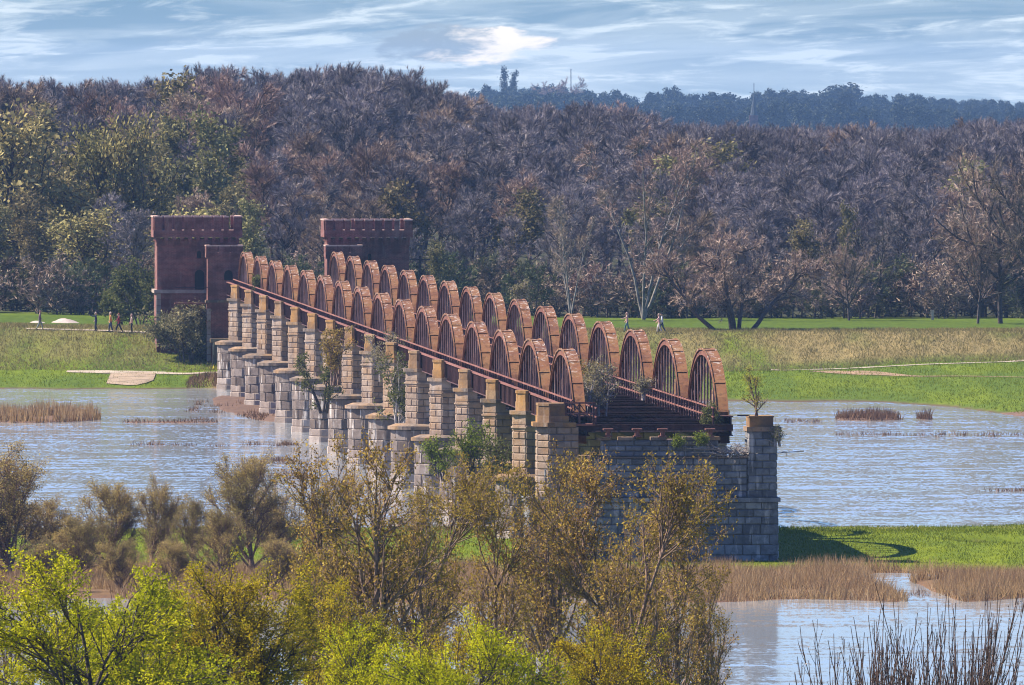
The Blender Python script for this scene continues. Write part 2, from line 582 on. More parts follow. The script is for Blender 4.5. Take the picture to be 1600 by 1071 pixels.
def build_ground():
    xs = np.unique(np.concatenate([np.arange(-62, 62.1, 0.8), np.arange(-150, 150, 6), np.array([-7000, -3500, -1800, -900, -500, -300, -200, 200, 300, 500, 900, 1800, 3500, 7000])]))
    ys = np.unique(np.concatenate([np.arange(-300, 560, 60), np.arange(560, 820, 12), np.arange(820, 1000, 2.0), np.arange(1000, 1200, 12), np.arange(1200, 1500, 2.0), np.arange(1500, 1800, 10), np.arange(1800, 2600, 60), np.arange(2600, 9401, 400)]))
    XX, YY = np.meshgrid(xs, ys)
    ZZ = height(XX, YY)
    V = np.stack([XX, YY, ZZ], -1).reshape(-1, 3)
    nx = len(xs); ny = len(ys)
    i = np.arange(nx * ny).reshape(ny, nx)
    Q = np.stack([i[:-1, :-1], i[:-1, 1:], i[1:, 1:], i[1:, :-1]], -1).reshape(-1, 4)
    # what grows where
    X = V[:, 0]; Y = V[:, 1]; Z = V[:, 2]
    lush = np.array([0.09, 0.135, 0.014]); bright = np.array([0.17, 0.21, 0.010]); dry = np.array([0.26, 0.195, 0.085])
    mud = np.array([0.12, 0.075, 0.055]); floor = np.array([0.06, 0.06, 0.035]); shade = np.array([0.06, 0.12, 0.035])
    C = np.tile(lush, (len(V), 1))
    n = fbm(X * .3, Y * .05)

    def put(mask, c):
        mask = np.clip(mask, 0, 1)[:, None]
        return C * (1 - mask) + c * mask
    C = put(ss(.3, .7, n) * 0.5, bright)
    C = put((Y < 1100) * 0.85, bright * 0.95)
    C = put((Y < 1100) * ss(.35, .65, fbm(X * .6 + 5, Y * .12)) * .5, lush)
    C = put((Y < 1100) * ss(950, 975, Y) * ss(.3, .6, fbm(X * .5, Y * .1)) * .6, dry * .9)
    lev = ss(1443, 1449, Y) * (1 - ss(1520, 1540, Y))
    C = put(lev * ss(.15, .55, fbm(X * .35, Y * .1 + 3)) * (0.50 + .45 * ss(10, 20, X)), dry)
    C = put(ss(1472, 1478, Y) * (1 - ss(1540, 1560, Y)), lush * .85)
    C = put(ss(1555, 1570, Y), floor)
    C = put(ss(-28, -25.5, X) * (1 - ss(-15, -10, X)) * ss(1385, 1395, Y) * (1 - ss(1428, 1434, Y)) * .9, np.array([.23, .15, .075]))
    C = put((Z < 0.10) * ss(0.16, 0.04, Z) if False else np.clip((0.10 - Z) / 0.08, 0, 1), mud)
    C = put((Y < 905) * (Y > 800) * (1 - ss(885, 900, Y)) * .9, np.array([.17, .095, .06]))
    C = put(1 - ss(3, 7, np.sqrt((X + 19.5 - (Y - 1450) * .0) ** 2 * .3 + ((Y - 1448) * .6) ** 2)), lush * .8)
    C = put(((Y > 1200) & (Y < 1384)) * (X > -34) * (X < 0) * 1.0, mud * 1.3)
    C = put(((Y > 1250) & (Y < 1310)) * 1.0, mud * 1.5)
    me = mesh_np('ground', V, Q, None, True)
    ca = me.color_attributes.new('cover', 'FLOAT_COLOR', 'POINT')
    ca.data.foreach_set('color', np.concatenate([C, np.ones((len(C), 1))], 1).astype(np.float32).ravel())
    m, nt, bs = nodes_of('meadow')
    at_ = nt.nodes.new('ShaderNodeAttribute'); at_.attribute_name = 'cover'
    f1 = wnoise(nt, 1.0, 5, 0.75, stretch=(1.4, 0.22, 1))
    c = mixc(nt, mth(nt, 'MULTIPLY', ramp(nt, f1, [(0.40, (0, 0, 0)), (0.62, (1, 1, 1))]), 0.5), at_.outputs['Color'], mixc(nt, 1.0, at_.outputs['Color'], (0.45, 0.5, 0.6), 'MULTIPLY'))
    f2 = wnoise(nt, 1.0, 4, 0.7, stretch=(4.0, 0.6, 1), off=40)
    c = mixc(nt, mth(nt, 'MULTIPLY', ramp(nt, f2, [(0.56, (0, 0, 0)), (0.68, (1, 1, 1))]), 0.35), c, mixc(nt, 1.0, c, (1.7, 1.5, 1.3), 'MULTIPLY'))
    nt.links.new(c, bs.inputs['Base Color'])
    bs.inputs['Roughness'].default_value = 0.95
    bs.inputs['Specular IOR Level'].default_value = 0.05
    me.materials.append(m)
    tag(mobj('ground', me), kind='structure')


build_ground()


def build_water():
    me = mesh_np('water', [(-900, 560, 0), (900, 560, 0), (900, 1500, 0), (-900, 1500, 0)], [(0, 1, 2, 3)], None)
    m, nt, bs = nodes_of('river_water')
    g = nt.nodes.new('ShaderNodeNewGeometry')

    def vec(scale, detail, off, rough=0.6):
        mp = nt.nodes.new('ShaderNodeMapping')
        mp.inputs['Scale'].default_value = scale
        mp.inputs['Location'].default_value = (off, off, 0)
        nt.links.new(g.outputs['Position'], mp.inputs[0])
        n = nt.nodes.new('ShaderNodeTexNoise')
        n.inputs['Scale'].default_value = 1.0
        n.inputs['Detail'].default_value = detail
        n.inputs['Roughness'].default_value = rough
        nt.links.new(mp.outputs[0], n.inputs['Vector'])
        return n

    def vm(op, a, b):
        v = nt.nodes.new('ShaderNodeVectorMath'); v.operation = op
        for i, q in enumerate((a, b)):
            if q is None: continue
            if isinstance(q, tuple): v.inputs[i].default_value = q
            else: nt.links.new(q, v.inputs[i])
        return v.outputs[0]
    # ripples: short across, drawn out along the line of sight by the wind
    a = vec((3.4, 0.55, 1), 4, 0.0, .7)
    b = vec((0.28, 0.42, 1), 4, 30.0)
    band = vec((0.012, 0.055, 1), 3, 70.0)
    bandf = ramp(nt, band.outputs['Fac'], [(0.40, (0.24,) * 3), (0.58, (1,) * 3)])
    # smoother water in the lee of the bank on this side
    sp = nt.nodes.new('ShaderNodeSeparateXYZ'); nt.links.new(g.outputs['Position'], sp.inputs[0])
    mr = nt.nodes.new('ShaderNodeMapRange')
    mr.inputs['From Min'].default_value = 860; mr.inputs['From Max'].default_value = 990
    mr.inputs['To Min'].default_value = 0.22; mr.inputs['To Max'].default_value = 1.0
    nt.links.new(sp.outputs['Y'], mr.inputs['Value'])
    amp = mth(nt, 'MULTIPLY', bandf, mr.outputs[0])
    va = vm('MULTIPLY', vm('SUBTRACT', a.outputs['Color'], (0.5, 0.5, 0.5)), (0.34, 0.48, 0))
    vb = vm('MULTIPLY', vm('SUBTRACT', b.outputs['Color'], (0.5, 0.5, 0.5)), (0.08, 0.40, 0))
    s = vm('ADD', va, vb)
    sc_ = nt.nodes.new('ShaderNodeVectorMath'); sc_.operation = 'SCALE'
    nt.links.new(s, sc_.inputs[0]); nt.links.new(amp, sc_.inputs['Scale'])
    nrm = vm('NORMALIZE', vm('ADD', sc_.outputs[0], (0, 0, 1)), None)
    nt.links.new(nrm, bs.inputs['Normal'])
    bs.inputs['Base Color'].default_value = (0.345, 0.365, 0.385, 1)
    bs.inputs['Roughness'].default_value = 0.08
    bs.inputs['IOR'].default_value = 1.38
    me.materials.append(m)
    tag(mobj('water', me), kind='structure')


build_water()


def ribbon(name, pts, mat, label=None, step=1.0, lift=0.05):
    """pts: (X, Y, half width measured along Y) - a strip laid on the ground"""
    P = np.array(pts, float)
    n = int(max(abs(P[-1, 0] - P[0, 0]), 2) / step) + 2
    t = np.linspace(0, len(P) - 1, n)
    X = np.interp(t, range(len(P)), P[:, 0]); Y = np.interp(t, range(len(P)), P[:, 1]); W = np.interp(t, range(len(P)), P[:, 2])
    W = W * (0.8 + 0.4 * vn(X * .7, 3.0))
    rows = 7
    V = []
    for j in range(rows):
        yy = Y + W * (j / (rows - 1) * 2 - 1)
        V.append(np.stack([X, yy, np.maximum(height(X, yy), 0) + lift], -1))
    V = np.stack(V, 1).reshape(-1, 3)
    i = np.arange(n * rows).reshape(n, rows)
    Q = np.stack([i[:-1, :-1], i[1:, :-1], i[1:, 1:], i[:-1, 1:]], -1).reshape(-1, 4)
    o = mobj(name, mesh_np(name, V, Q, mat))
    tag(o, kind='structure')
    if label: o['label'] = label
    return o


M['gravel'] = mat_plain('pale_gravel', (0.38, 0.31, 0.24), 0.95, 0.25, 0.6)
M['dirt'] = mat_plain('bare_dirt', (0.29, 0.215, 0.15), 0.95, 0.3, 0.6)


M['soil'] = mat_plain('trodden_soil', (0.26, 0.17, 0.10), 0.95, 0.4, 0.8)


def gp(px, py, w):
    x, y, z = ground_at(px, py)
    return (x, y, w)


ribbon('path', [gp(104, 581.5, .9), gp(160, 582.5, 2.2), gp(240, 583, 2.2), gp(342, 583, 1.0)], M['gravel'])
ramp_pts = [(-36.3, 1427.5, 8.5), (-34.6, 1427, 10.5), (-33.2, 1427, 10.5), (-32.2, 1430, 6.0)]
ribbon('ramp', ramp_pts, M['dirt'], lift=0.07)
ribbon('path', [gp(40, 514.5, .4), gp(120, 517, .5), gp(200, 519, .6), gp(243, 521, .6)], M['gravel'])
ribbon('path', [gp(1205, 579, .5), gp(1300, 577.5, 1.1), gp(1375, 574, 1.0), gp(1500, 568.5, .9), gp(1640, 561, 1.0)], M['gravel'])
ribbon('path', [gp(1265, 581, .6), gp(1320, 583, 4.0), gp(1375, 584.5, 4.5), gp(1430, 589, 1.2), gp(1640, 592, .7)], M['soil'], lift=0.045)

# ------------------------------------------------------------------ the bridge
ORD = ['first', 'second', 'third', 'fourth', 'fifth', 'sixth', 'seventh', 'eighth', 'ninth', 'tenth', 'eleventh', 'twelfth', 'thirteenth', 'fourteenth', 'fifteenth', 'sixteenth']
HALF = 4.09      # trusses this far either side of the axis


def bpos(l, s, z=0.0):
    """lateral l, distance s from the near end along the axis"""
    return Vector((NX + l * math.cos(TH) - s * math.sin(TH), NY + l * math.sin(TH) + s * math.cos(TH), z))


ZF, ZP = 6.9, 12.0


def arch_z(t):
    a = min(1.0, abs(t))
    return ZF + (ZP - ZF) * (max(0.0, 1 - a ** 2.15)) ** 0.52


NSEG = 18
SPAN = 34.0
HL = 13.8


def make_span():
    root = empty('bridge_span')
    # ----- arch rib: polygonal box chord with plate laps
    us = [math.sin(math.pi / 2 * (-1 + 2 * i / NSEG)) for i in range(NSEG + 1)]
    pts = [(HL * u, arch_z(u)) for u in us]
    hm = None

    def chord(side):
        mb = MB()
        n = len(pts)
        sec = [(-.36, 0.0), (.36, 0.0), (.36, -.05), (.29, -.06), (.29, -.30), (.33, -.31), (.33, -.35), (.24, -.35), (.24, -.08), (-.24, -.08), (-.24, -.35), (-.33, -.35), (-.33, -.31), (-.29, -.30), (-.29, -.06), (-.36, -.05)]
        V = []
        for i in range(n):
            a = pts[max(0, i - 1)]; b = pts[min(n - 1, i + 1)]
            tx, tz = b[0] - a[0], b[1] - a[1]
            L = math.hypot(tx, tz); nx_, nz_ = -tz / L, tx / L
            for (x, h) in sec:
                V.append((x, pts[i][0] + nx_ * h, pts[i][1] + nz_ * h))
        k = len(sec)
        Fc = []
        for i in range(n - 1):
            for j in range(k):
                j2 = (j + 1) % k
                Fc.append((i * k + j, (i + 1) * k + j, (i + 1) * k + j2, i * k + j2))
        mb.add(V, Fc)
        for i in range(n):       # riveted laps across the top
            a = pts[max(0, i - 1)]; b = pts[min(n - 1, i + 1)]
            tx, tz = b[0] - a[0], b[1] - a[1]
            L = math.hypot(tx, tz); tx /= L; tz /= L
            c = Vector((0, pts[i][0] - tz * .03, pts[i][1] + tx * .03))
            d = Vector((0, tx, tz)) * .07
            if i % 2 == 0: mb.bar(c - d, c + d, .74, .035, up=(0, -tz, tx))
        for i in range(n - 1):   # raised side angles
            a = Vector((0, pts[i][0], pts[i][1])); b = Vector((0, pts[i + 1][0], pts[i + 1][1]))
            d = (b - a).normalized(); nn = Vector((0, -d.z, d.y))
            for sx in (-.335, .335):
                o = Vector((sx, 0, 0)) + nn * .035
                mb.bar(a + o, b + o, .04, .05, up=nn)
        return mb
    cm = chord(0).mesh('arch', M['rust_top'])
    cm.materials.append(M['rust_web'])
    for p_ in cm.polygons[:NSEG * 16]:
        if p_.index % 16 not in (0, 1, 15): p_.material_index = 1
    NH = 9
    hang_pos = [-1 + 2 * (i + 1) / (NH + 1) for i in range(NH)]
    hmeshes = {}
    for i, u in enumerate(hang_pos):
        zt = arch_z(u) - .2
        mb = MB()
        for sx in (-.2, .2):
            mb.box(sx - .032, sx + .032, -.10, .10, 8.0, zt)
        hmeshes[i] = mb.mesh('hanger', M['rust_mid'])
    # end brackets and bottom chord
    bot = MB()
    bot.box(-.42, -.34, -14.7, 14.7, 7.35, 8.35)
    bot.box(.34, .42, -14.7, 14.7, 7.35, 8.35)
    bot.box(-.50, .50, -14.7, 14.7, 8.352, 8.42)
    bot.box(-.50, .50, -14.7, 14.7, 7.28, 7.348)
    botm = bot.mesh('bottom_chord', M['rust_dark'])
    brm = []
    for i in range(NH - 1):
        u0, u1 = hang_pos[i], hang_pos[i + 1]
        mb = MB()
        za = min(arch_z(u0), arch_z(u1)) - .6
        mb.bar((-.10, HL * u0, 8.42), (-.10, HL * u1, za), .03, .07, up=(0, -1, 1))
        mb.bar((.10, HL * u0, za), (.10, HL * u1, 8.42), .03, .07, up=(0, 1, 1))
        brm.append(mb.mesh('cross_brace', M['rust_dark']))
    rail_m = {}
    for (l, zs, nm) in ((-.62, (9.36, 8.9), 'outer'), (.62, (8.93, 8.42), 'inner')):
        mb = MB()
        for z in zs:
            mb.box(-.04, .04, -16.9, 16.9, z - .045, z + .03)
        rail_m[nm] = mb.mesh('handrail', M['rust_rail'])
    post = MB().box(-.04, .04, -.05, .05, 7.9, 9.32).mesh('rail_post', M['rust_dark'])
    posti = MB().box(-.05, .05, -.06, .06, 7.9, 9.0).mesh('rail_post', M['rust_dark'])
    # walkway edge girder: web with stiffeners
    eg = MB()
    eg.box(-.03, .03, -16.95, 16.95, 7.95, 9.05)
    eg.box(-.12, .09, -16.95, 16.95, 7.90, 7.948)
    for i in range(24):
        y = -16.6 + i * 33.2 / 23
        eg.box(-.09, -.032, y - .04, y + .04, 7.952, 9.048)
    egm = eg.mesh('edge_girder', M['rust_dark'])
    eflm = MB().box(-.14, .11, -16.95, 16.95, 9.052, 9.12).mesh('top_flange', M['rust_rail'])
    for side in (-1, 1):
        a = mobj('arch', cm, root, (side * HALF, 0, 0))
        a.rotation_euler = (0, 0, 0)
        for i, u in enumerate(hang_pos):
            mobj('hanger', hmeshes[i], a, (0, HL * u, 0))
        for m_ in brm:
            mobj('cross_brace', m_, a)
        mobj('bottom_chord', botm, root, (side * HALF, 0, 0))
        if side < 0:
            r1 = mobj('handrail', rail_m['outer'], root, (side * (HALF + .62), 0, 0))
            for i in range(15):
                mobj('rail_post', post, r1, (0, -16.4 + i * 32.8 / 14, 0))
        r2 = mobj('handrail', rail_m['inner'], root, (side * (HALF - .75), 0, 0))
        for i in range(15):
            mobj('rail_post', posti, r2, (0, -16.4 + i * 32.8 / 14, 0))
        if side < 0:
            g_ = mobj('edge_girder', egm, root, (side * 5.2, 0, 0))
            mobj('top_flange', eflm, g_)
    cb = MB()
    cb.box(-5.1, 4.45, -.02, .02, 7.62, 7.95)
    cb.box(-5.1, 4.45, -.09, .09, 7.952, 7.99)
    cbm = cb.mesh('cross_beam', M['rust_deck'])
    for i in range(11):
        mobj('cross_beam', cbm, root, (0, -16.7 + i * 33.4 / 10, .05 * math.sin(i * 2.3)))
    stg = MB().box(-.02, .02, -16.8, 16.8, 7.16, 7.50).box(-.10, .10, -16.8, 16.8, 7.502, 7.54).mesh('stringer', M['iron'])
    MB().box(-4.0, 4.0, -16.85, 16.85, 7.56, 7.60).build('shade_plate', M['rust_deck'], root)  # dark plate added below the beams to keep the space under it shaded
    for x in (-2.6, -1.1, 1.1, 2.6):
        mobj('stringer', stg, root, (x, 0, 0))
    return root


def children_of():
    d = {}
    for o in bpy.data.objects:
        if o.parent: d.setdefault(o.parent.name, []).append(o)
    return d


def copy_tree(o, ch, parent=None):
    c = o.copy()
    col.objects.link(c)
    if parent is not None: c.parent = parent
    for k in ch.get(o.name, []):
        copy_tree(k, ch, c)
    return c


span0 = make_span()
chd = children_of()
for i in range(16):
    o = span0 if i == 0 else copy_tree(span0, chd)
    o.location = bpos(0, SPAN * (i + .5))
    o.rotation_euler = (0, 0, TH)
    if i == 0: lab = 'rusty double arch truss span resting on the big stone abutment'
    elif i == 15: lab = 'rusty double arch truss span ending at the two brick towers'
    else: lab = '%s rusty arch truss span counted from the stone abutment towards the towers' % ORD[i]
    tag(o, lab, 'bridge span', 'arched spans of the ruined railway bridge')


# ----- masonry
def seg_stones(path, z0, z1, lens, off, depth=.32, joint=.009, jit=.02, rg=random):
    """stones along an open polyline of (x,y); outward is to the right hand of travel. yields vertex lists"""
    out = []
    for (a, b) in zip(path[:-1], path[1:]):
        a = Vector(a); b = Vector(b)
        L = (b - a).length
        n = max(1, round(L / lens))
        d = (b - a) / L
        nrm = Vector((d.y, -d.x))
        cuts = [i * L / n for i in range(n + 1)]
        if n > 1 and off:
            cuts = [0] + [(i + .5) * L / n for i in range(n)] + [L]
        for c0, c1 in zip(cuts[:-1], cuts[1:]):
            if c1 - c0 < .12: continue
            p = a + d * (c0 + joint); q = a + d * (c1 - joint)
            j = rg.uniform(-jit, jit)
            zz0, zz1 = z0 + joint, z1 - joint
            e = min(.05, (c1 - c0) * .15)
            pi = p - nrm * depth; qi = q - nrm * depth
            po = p + nrm * (j - .03); qo = q + nrm * (j - .03)
            pf = p + d * e + nrm * (j + .02); qf = q - d * e + nrm * (j + .02)
            v = [(pi.x, pi.y, zz0), (qi.x, qi.y, zz0), (qi.x, qi.y, zz1), (pi.x, pi.y, zz1),
                 (po.x, po.y, zz0), (qo.x, qo.y, zz0), (qo.x, qo.y, zz1), (po.x, po.y, zz1),
                 (pf.x, pf.y, zz0 + e), (qf.x, qf.y, zz0 + e), (qf.x, qf.y, zz1 - e), (pf.x, pf.y, zz1 - e)]
            f = [(0, 3, 2, 1), (8, 9, 10, 11), (0, 1, 5, 4), (1, 2, 6, 5), (2, 3, 7, 6), (3, 0, 4, 7), (4, 5, 9, 8), (5, 6, 10, 9), (6, 7, 11, 10), (7, 4, 8, 11)]
            out.append((v, f))
    return out


def stone_obj(name, v, f, mat, parent):
    c = sum((Vector(p) for p in v), Vector()) / len(v)
    me = bpy.data.meshes.new(name)
    me.from_pydata([tuple(Vector(p) - c) for p in v], [], f)
    me.materials.append(mat)
    return mobj(name, me, parent, c)


def make_pier():
    root = empty('bridge_pier')
    a, t, c, cl = 6.3, 1.4, .68, .9
    left = [(-a, t - cl), (-a, -(t - cl)), (-a + c, -t)]
    # walk counter-clockwise seen from above keeps outside on the right: left end goes +y -> -y, front goes +x
    nose_l = [(-a + c, t), (-a, t - cl), (-a, -(t - cl)), (-a + c, -t)]
    front = [(-a + c, -t), (a - c, -t)]
    nose_r = [(a - c, -t), (a, -(t - cl)), (a, t - cl), (a - c, t)]
    back = [(a - c, t), (-a + c, t)]
    full = nose_l[:-1] + front[:1] + nose_r[:-1] + [(a - c, t)]
    MB().prism([(p[0] * .995, p[1] * .96) for p in full], 4.2, 7.22).build('core', M['mortar'], root)
    rest = MB()
    z = 4.3
    hs = [.425] * 7
    for k, h in enumerate(hs):
        vis = seg_stones(nose_l[1:], z, z + h, .75 if k % 2 else 1.3, False) + seg_stones([(-a + c, -t), (-a + c + 2.7, -t)], z, z + h, .9, k % 2)
        for v, f in vis: stone_obj('stone', v, f, M['sand'], root)
        for pth in (nose_l[:2], [(-a + c + 2.7, -t), (a - c, -t)], nose_r, back):
            for v, f in seg_stones(pth, z, z + h, .9, k % 2): rest.add(v, f)
        z += h
    o = rest.build('stonework', M['sand'], root); o['kind'] = 'stuff'

    def ring(ex, z0, z1, inset=0.0):
        pts = [(-a + c, t + ex), (-a - ex, t - cl + ex * .4), (-a - ex, -(t - cl) - ex * .4), (-a + c, -t - ex), (a - c, -t - ex), (a + ex, -(t - cl) - ex * .4), (a + ex, t - cl + ex * .4), (a - c, t + ex)]
        return MB().prism(pts, z0, z1, inset)
    ring(.09, 7.06, 7.14).build('neck_moulding', M['sand'], root)
    # cornice
    def endcap(sx, ex, xin):
        p = [(-a + c, t + ex), (-a - ex, t - cl + ex * .4), (-a - ex, -(t - cl) - ex * .4), (-a + c, -t - ex), (-xin, -t - ex), (-xin, t + ex)]
        return p if sx < 0 else [(-q[0], q[1]) for q in p][::-1]
    ring(.02, 7.277, 7.40, 0).build('cornice', M['sand'], root)
    for s in (-1, 1):
        MB().prism(endcap(s, 0, 5.0), 7.402, 7.86).build('cornice', M['sand'], root)
        MB().prism(endcap(s, .17, 4.9), 7.862, 8.08).build('ledge', M['ledge'], root)
    # end blocks outside the trusses
    for s in (-1, 1):
        x0 = s * 6.12; x1 = s * 5.42
        pl = MB()
        pts = [(x0 + s * -.0, -.55), (x0 - s * .5, -1.25), (x1, -1.25), (x1, 1.25), (x0 - s * .5, 1.25), (x0, .55)]
        if s > 0: pts = pts[::-1]
        pts = pts if s < 0 else pts
        b = [(p[0], p[1]) for p in pts]
        pl.prism(b, 8.082, 8.60)
        g1 = pl.build('end_block', M['ochre'], root)
        cc = (sum(p[0] for p in b) / 6, 0)
        b2 = [((p[0] - cc[0]) * .9 + cc[0], p[1] * .93) for p in b]
        MB().prism(b2, 8.602, 9.10).build('end_block', M['ochre'], root)
        b3 = [((p[0] - cc[0]) * 1.02 + cc[0], p[1] * 1.0) for p in b]
        MB().prism(b3, 9.102, 9.27).build('end_block', M['ochre'], root)
    # ---- rounded granite foot
    A, T = 7.35, 1.95

    def nose(sx, n=7, ext=0.0):
        r = T + ext; cx = A + ext - r
        ang = [math.pi / 2 + math.pi * i / n for i in range(n + 1)]
        if sx > 0: ang = [q + math.pi for q in ang]
        return [(sx * cx + r * math.cos(q), r * math.sin(q)) for q in ang]
    nl, nr = nose(-1), nose(1)
    MB().prism([(p[0] * .99, p[1] * .96) for p in nl + nr], -1.5, 3.98).build('core', M['mortar'], root)
    rest = MB()
    z = 1.02
    for k in range(4):
        h = .735
        half = nl if k % 2 == 0 else nose(-1, 6)
        kk = 1 if k % 2 == 0 else 1
        for v, f in seg_stones(half[kk:], z, z + h, 3, False, jit=.035): stone_obj('stone', v, f, M['granite'], root)
        for v, f in seg_stones([nl[-1], (nl[-1][0] + 2.4, nl[-1][1])], z, z + h, 1.2, k % 2, jit=.035): stone_obj('stone', v, f, M['granite'], root)
        for pth in (half[:kk + 1], [(nl[-1][0] + 2.4, nl[-1][1]), nr[0]], nr, [nr[-1], nl[0]]):
            for v, f in seg_stones(pth, z, z + h, 1.2, k % 2, jit=.035): rest.add(v, f)
        z += h
    o = rest.build('stonework', M['granite'], root); o['kind'] = 'stuff'
    # bleached foot courses
    rest = MB()
    for (z0, z1, e) in ((-.9, .45, .10), (.45, 1.02, .05)):
        n1, n2 = nose(-1, 5, e), nose(1, 5, e)
        for v, f in seg_stones(n1[1:], z0, z1, 3, False): stone_obj('stone', v, f, M['plinth'], root)
        for pth in (n1[:2], [n1[-1], n2[0]], n2, [n2[-1], n1[0]]):
            for v, f in seg_stones(pth, z0, z1, 1.5, False): rest.add(v, f)
    o = rest.build('stonework', M['plinth'], root); o['kind'] = 'stuff'
    n1, n2 = nose(-1, 10, .20), nose(1, 10, .20)
    MB().prism(n1 + n2, 3.97, 4.20).build('ledge', M['ledge'], root)
    n1, n2 = nose(-1, 10, .12), nose(1, 10, .12)
    MB().prism(n1 + n2, 4.202, 4.36, .45).build('weathering', M['ledge'], root)
    return root


pier0 = make_pier()
chd = children_of()
for k in range(1, 16):
    o = pier0 if k == 1 else copy_tree(pier0, chd)
    o.location = bpos(0, SPAN * k)
    o.rotation_euler = (0, 0, TH)
    if k == 15: lab = 'stone bridge pier standing closest to the brick towers'
    else: lab = '%s stone pier from the dark abutment, under the joint of two arch spans' % ORD[k - 1]
    tag(o, lab, 'bridge pier', 'stone piers under the bridge')


def wall_face(root, x0, x1, y, z0, z1, h, w, mat, jit=.02):
    z = z0; k = 0
    n = max(1, round((z1 - z0) / h)); h = (z1 - z0) / n
    for k in range(n):
        for v, f in seg_stones([(x0, y), (x1, y)], z, z + h, w, k % 2, jit=jit, joint=.014): stone_obj('stone', v, f, mat, root)
        z += h


def make_abutment():
    root = empty('stone_abutment', bpos(0, 0), TH)
    tag(root, 'massive dark stone abutment carrying the near end of the bridge', 'abutment')
    YF = -1.6
    L0, L1 = -7.3, 6.9
    MB().box(L0 + .05, L1 - .05, YF + .12, 3.0, -1.5, 3.62).build('core', M['mortar'], root)
    wall_face(root, L0, L1, YF, -.55, 2.35, .58, 1.0, M['grey'], .03)
    wall_face(root, L0, L1, YF, 2.35, 3.62, .42, .95, M['grey'], .025)
    rest = MB()
    for k in range(9):
        for p in ([(L0, 3.0), (L0, YF)], [(L1, YF), (L1, 3.0)]):
            for v, f in seg_stones(p, -.5 + k * .46, -.5 + (k + 1) * .46, .9, k % 2): rest.add(v, f)
    rest.build('side_stonework', M['grey'], root)['kind'] = 'stuff'
    MB().box(L0 - .15, L1 + .12, YF - .16, 3.1, 3.622, 3.86).build('ledge', M['grey'], root)
    # upper wall
    MB().box(-6.3, 5.2, YF + .32, 2.4, 3.862, 6.1).build('core', M['mortar'], root)
    wall_face(root, -3.6, 5.15, YF + .2, 3.87, 6.1, .37, .85, M['grey'])
    wall_face(root, -6.4, -3.6, YF + .2, 3.87, 5.5, .40, .9, M['grey'])
    MB().box(-4.9, 5.35, YF + .12, 2.5, 6.102, 6.19).build('ledge', M['ledge'], root)
    MB().box(-3.1, 3.4, YF + .42, .6, 6.192, 7.08).build('core', M['mortar'], root)
    wall_face(root, -3.2, 3.5, YF + .3, 6.195, 7.12, .31, .9, M['grey'])
    for x in (-3.0, -1.75, .1, 1.9, 3.2):
        MB().box(x - .42, x + .42, YF + .2, YF + 1.6, 7.122, 7.30 if x > -3 else 7.24).build('bearing_block', M['ledge'], root)
    for x0, x1 in ((-2.4, -1.3 - .9), (.55, 1.45), (2.35, 2.75)):
        MB().box(-2.15 if x0 == -2.4 else x0, -2.0 if x0 == -2.4 else x1, YF + .3, YF + 1.5, 7.122, 7.17).build('cap_stone', M['coping'], root)
    # end pillars
    for s, x0, x1, zt, zl, m_ in ((1, 5.2, 6.82, 8.5, 7.62, 'grey'), (-1, -6.75, -4.45, 8.0, 7.9, 'sand')):
        y0, y1 = YF + .02, 1.2
        cq = [(x0 + .05, y0 + .1), (x1 - .05, y0 + .1), (x1 - .05, y1), (x0 + .05, y1)] if s > 0 else [(x0 + .05, y0 + .82), (x0 + .66, y0 + .1), (x1 - .05, y0 + .1), (x1 - .05, y1), (x0 + .05, y1)]
        MB().prism(cq, 3.862, zl).build('pillar_core', M['mortar'], root)
        z = 3.87; k = 0
        n = round((zl - z) / .4); h = (zl - z) / n
        mb = MB()
        if s > 0:
            for k in range(n):
                for v, f in seg_stones([(x0, y0), (x1, y0)], z, z + h, .8, k % 2): stone_obj('stone', v, f, M['grey'], root)
                for p in ([(x0, y1), (x0, y0)], [(x1, y0), (x1, y1)]):
                    for v, f in seg_stones(p, z, z + h, .9, k % 2): mb.add(v, f)
                z += h
            MB().box(x0 - .1, x1 + .25, y0 - .12, y1 + .1, zl + .002, zl + .26).build('pillar_cap', M['ledge'], root)
            MB().box(x0 + .06, x1 - .2, y0 + .05, y1 - .1, zl + .262, 8.42).build('pillar_head', M['ochre'], root)
            MB().box(x0 + .02, x1 - .16, y0 + .0, y1 - .05, 8.422, 8.50).build('head_slab', M['ochre'], root)
        else:
            c = .62
            for k in range(n):
                for v, f in seg_stones([(x0, y0 + .75), (x0 + c, y0), (x1, y0)], z, z + h, .85, k % 2): stone_obj('stone', v, f, M['sand'], root)
                for v, f in seg_stones([(x0, y1), (x0, y0 + .75)], z, z + h, .9, k % 2): mb.add(v, f)
                z += h
            MB().prism([(x0 - .25, y1), (x0 - .25, y0 + .6), (x0 + c - .1, y0 - .22), (x0 + 2.15, y0 - .22), (x0 + 2.15, y1)], zl + .002, zl + .24).build('pillar_cap', M['ochre'], root)
            q = [(x0, y1), (x0, y0 + .7), (x0 + c, y0), (x0 + 1.75, y0), (x0 + 1.75, y1)]
            MB().prism(q, zl + .242, zl + .62).build('pillar_head', M['ochre'], root)
            q = [(x0 + .05, y1), (x0 + .05, y0 + .72), (x0 + c + .02, y0 + .06), (x0 + 1.62, y0 + .06), (x0 + 1.62, y1)]
            MB().prism(q, zl + .622, zl + 1.18).build('pillar_head', M['ochre'], root)
            MB().prism([(p[0] - .03, p[1] - (.03 if p[1] < 1 else 0)) for p in q], zl + 1.182, zl + 1.32).build('head_slab', M['ochre'], root)
        mb.build('side_stonework', M['grey' if s > 0 else 'sand'], root)['kind'] = 'stuff'
    # little end platform with guard rail, and the iron bearings
    pf = MB(); pf.box(-5.2, -3.5, -1.5, -.1, 7.95, 8.05)
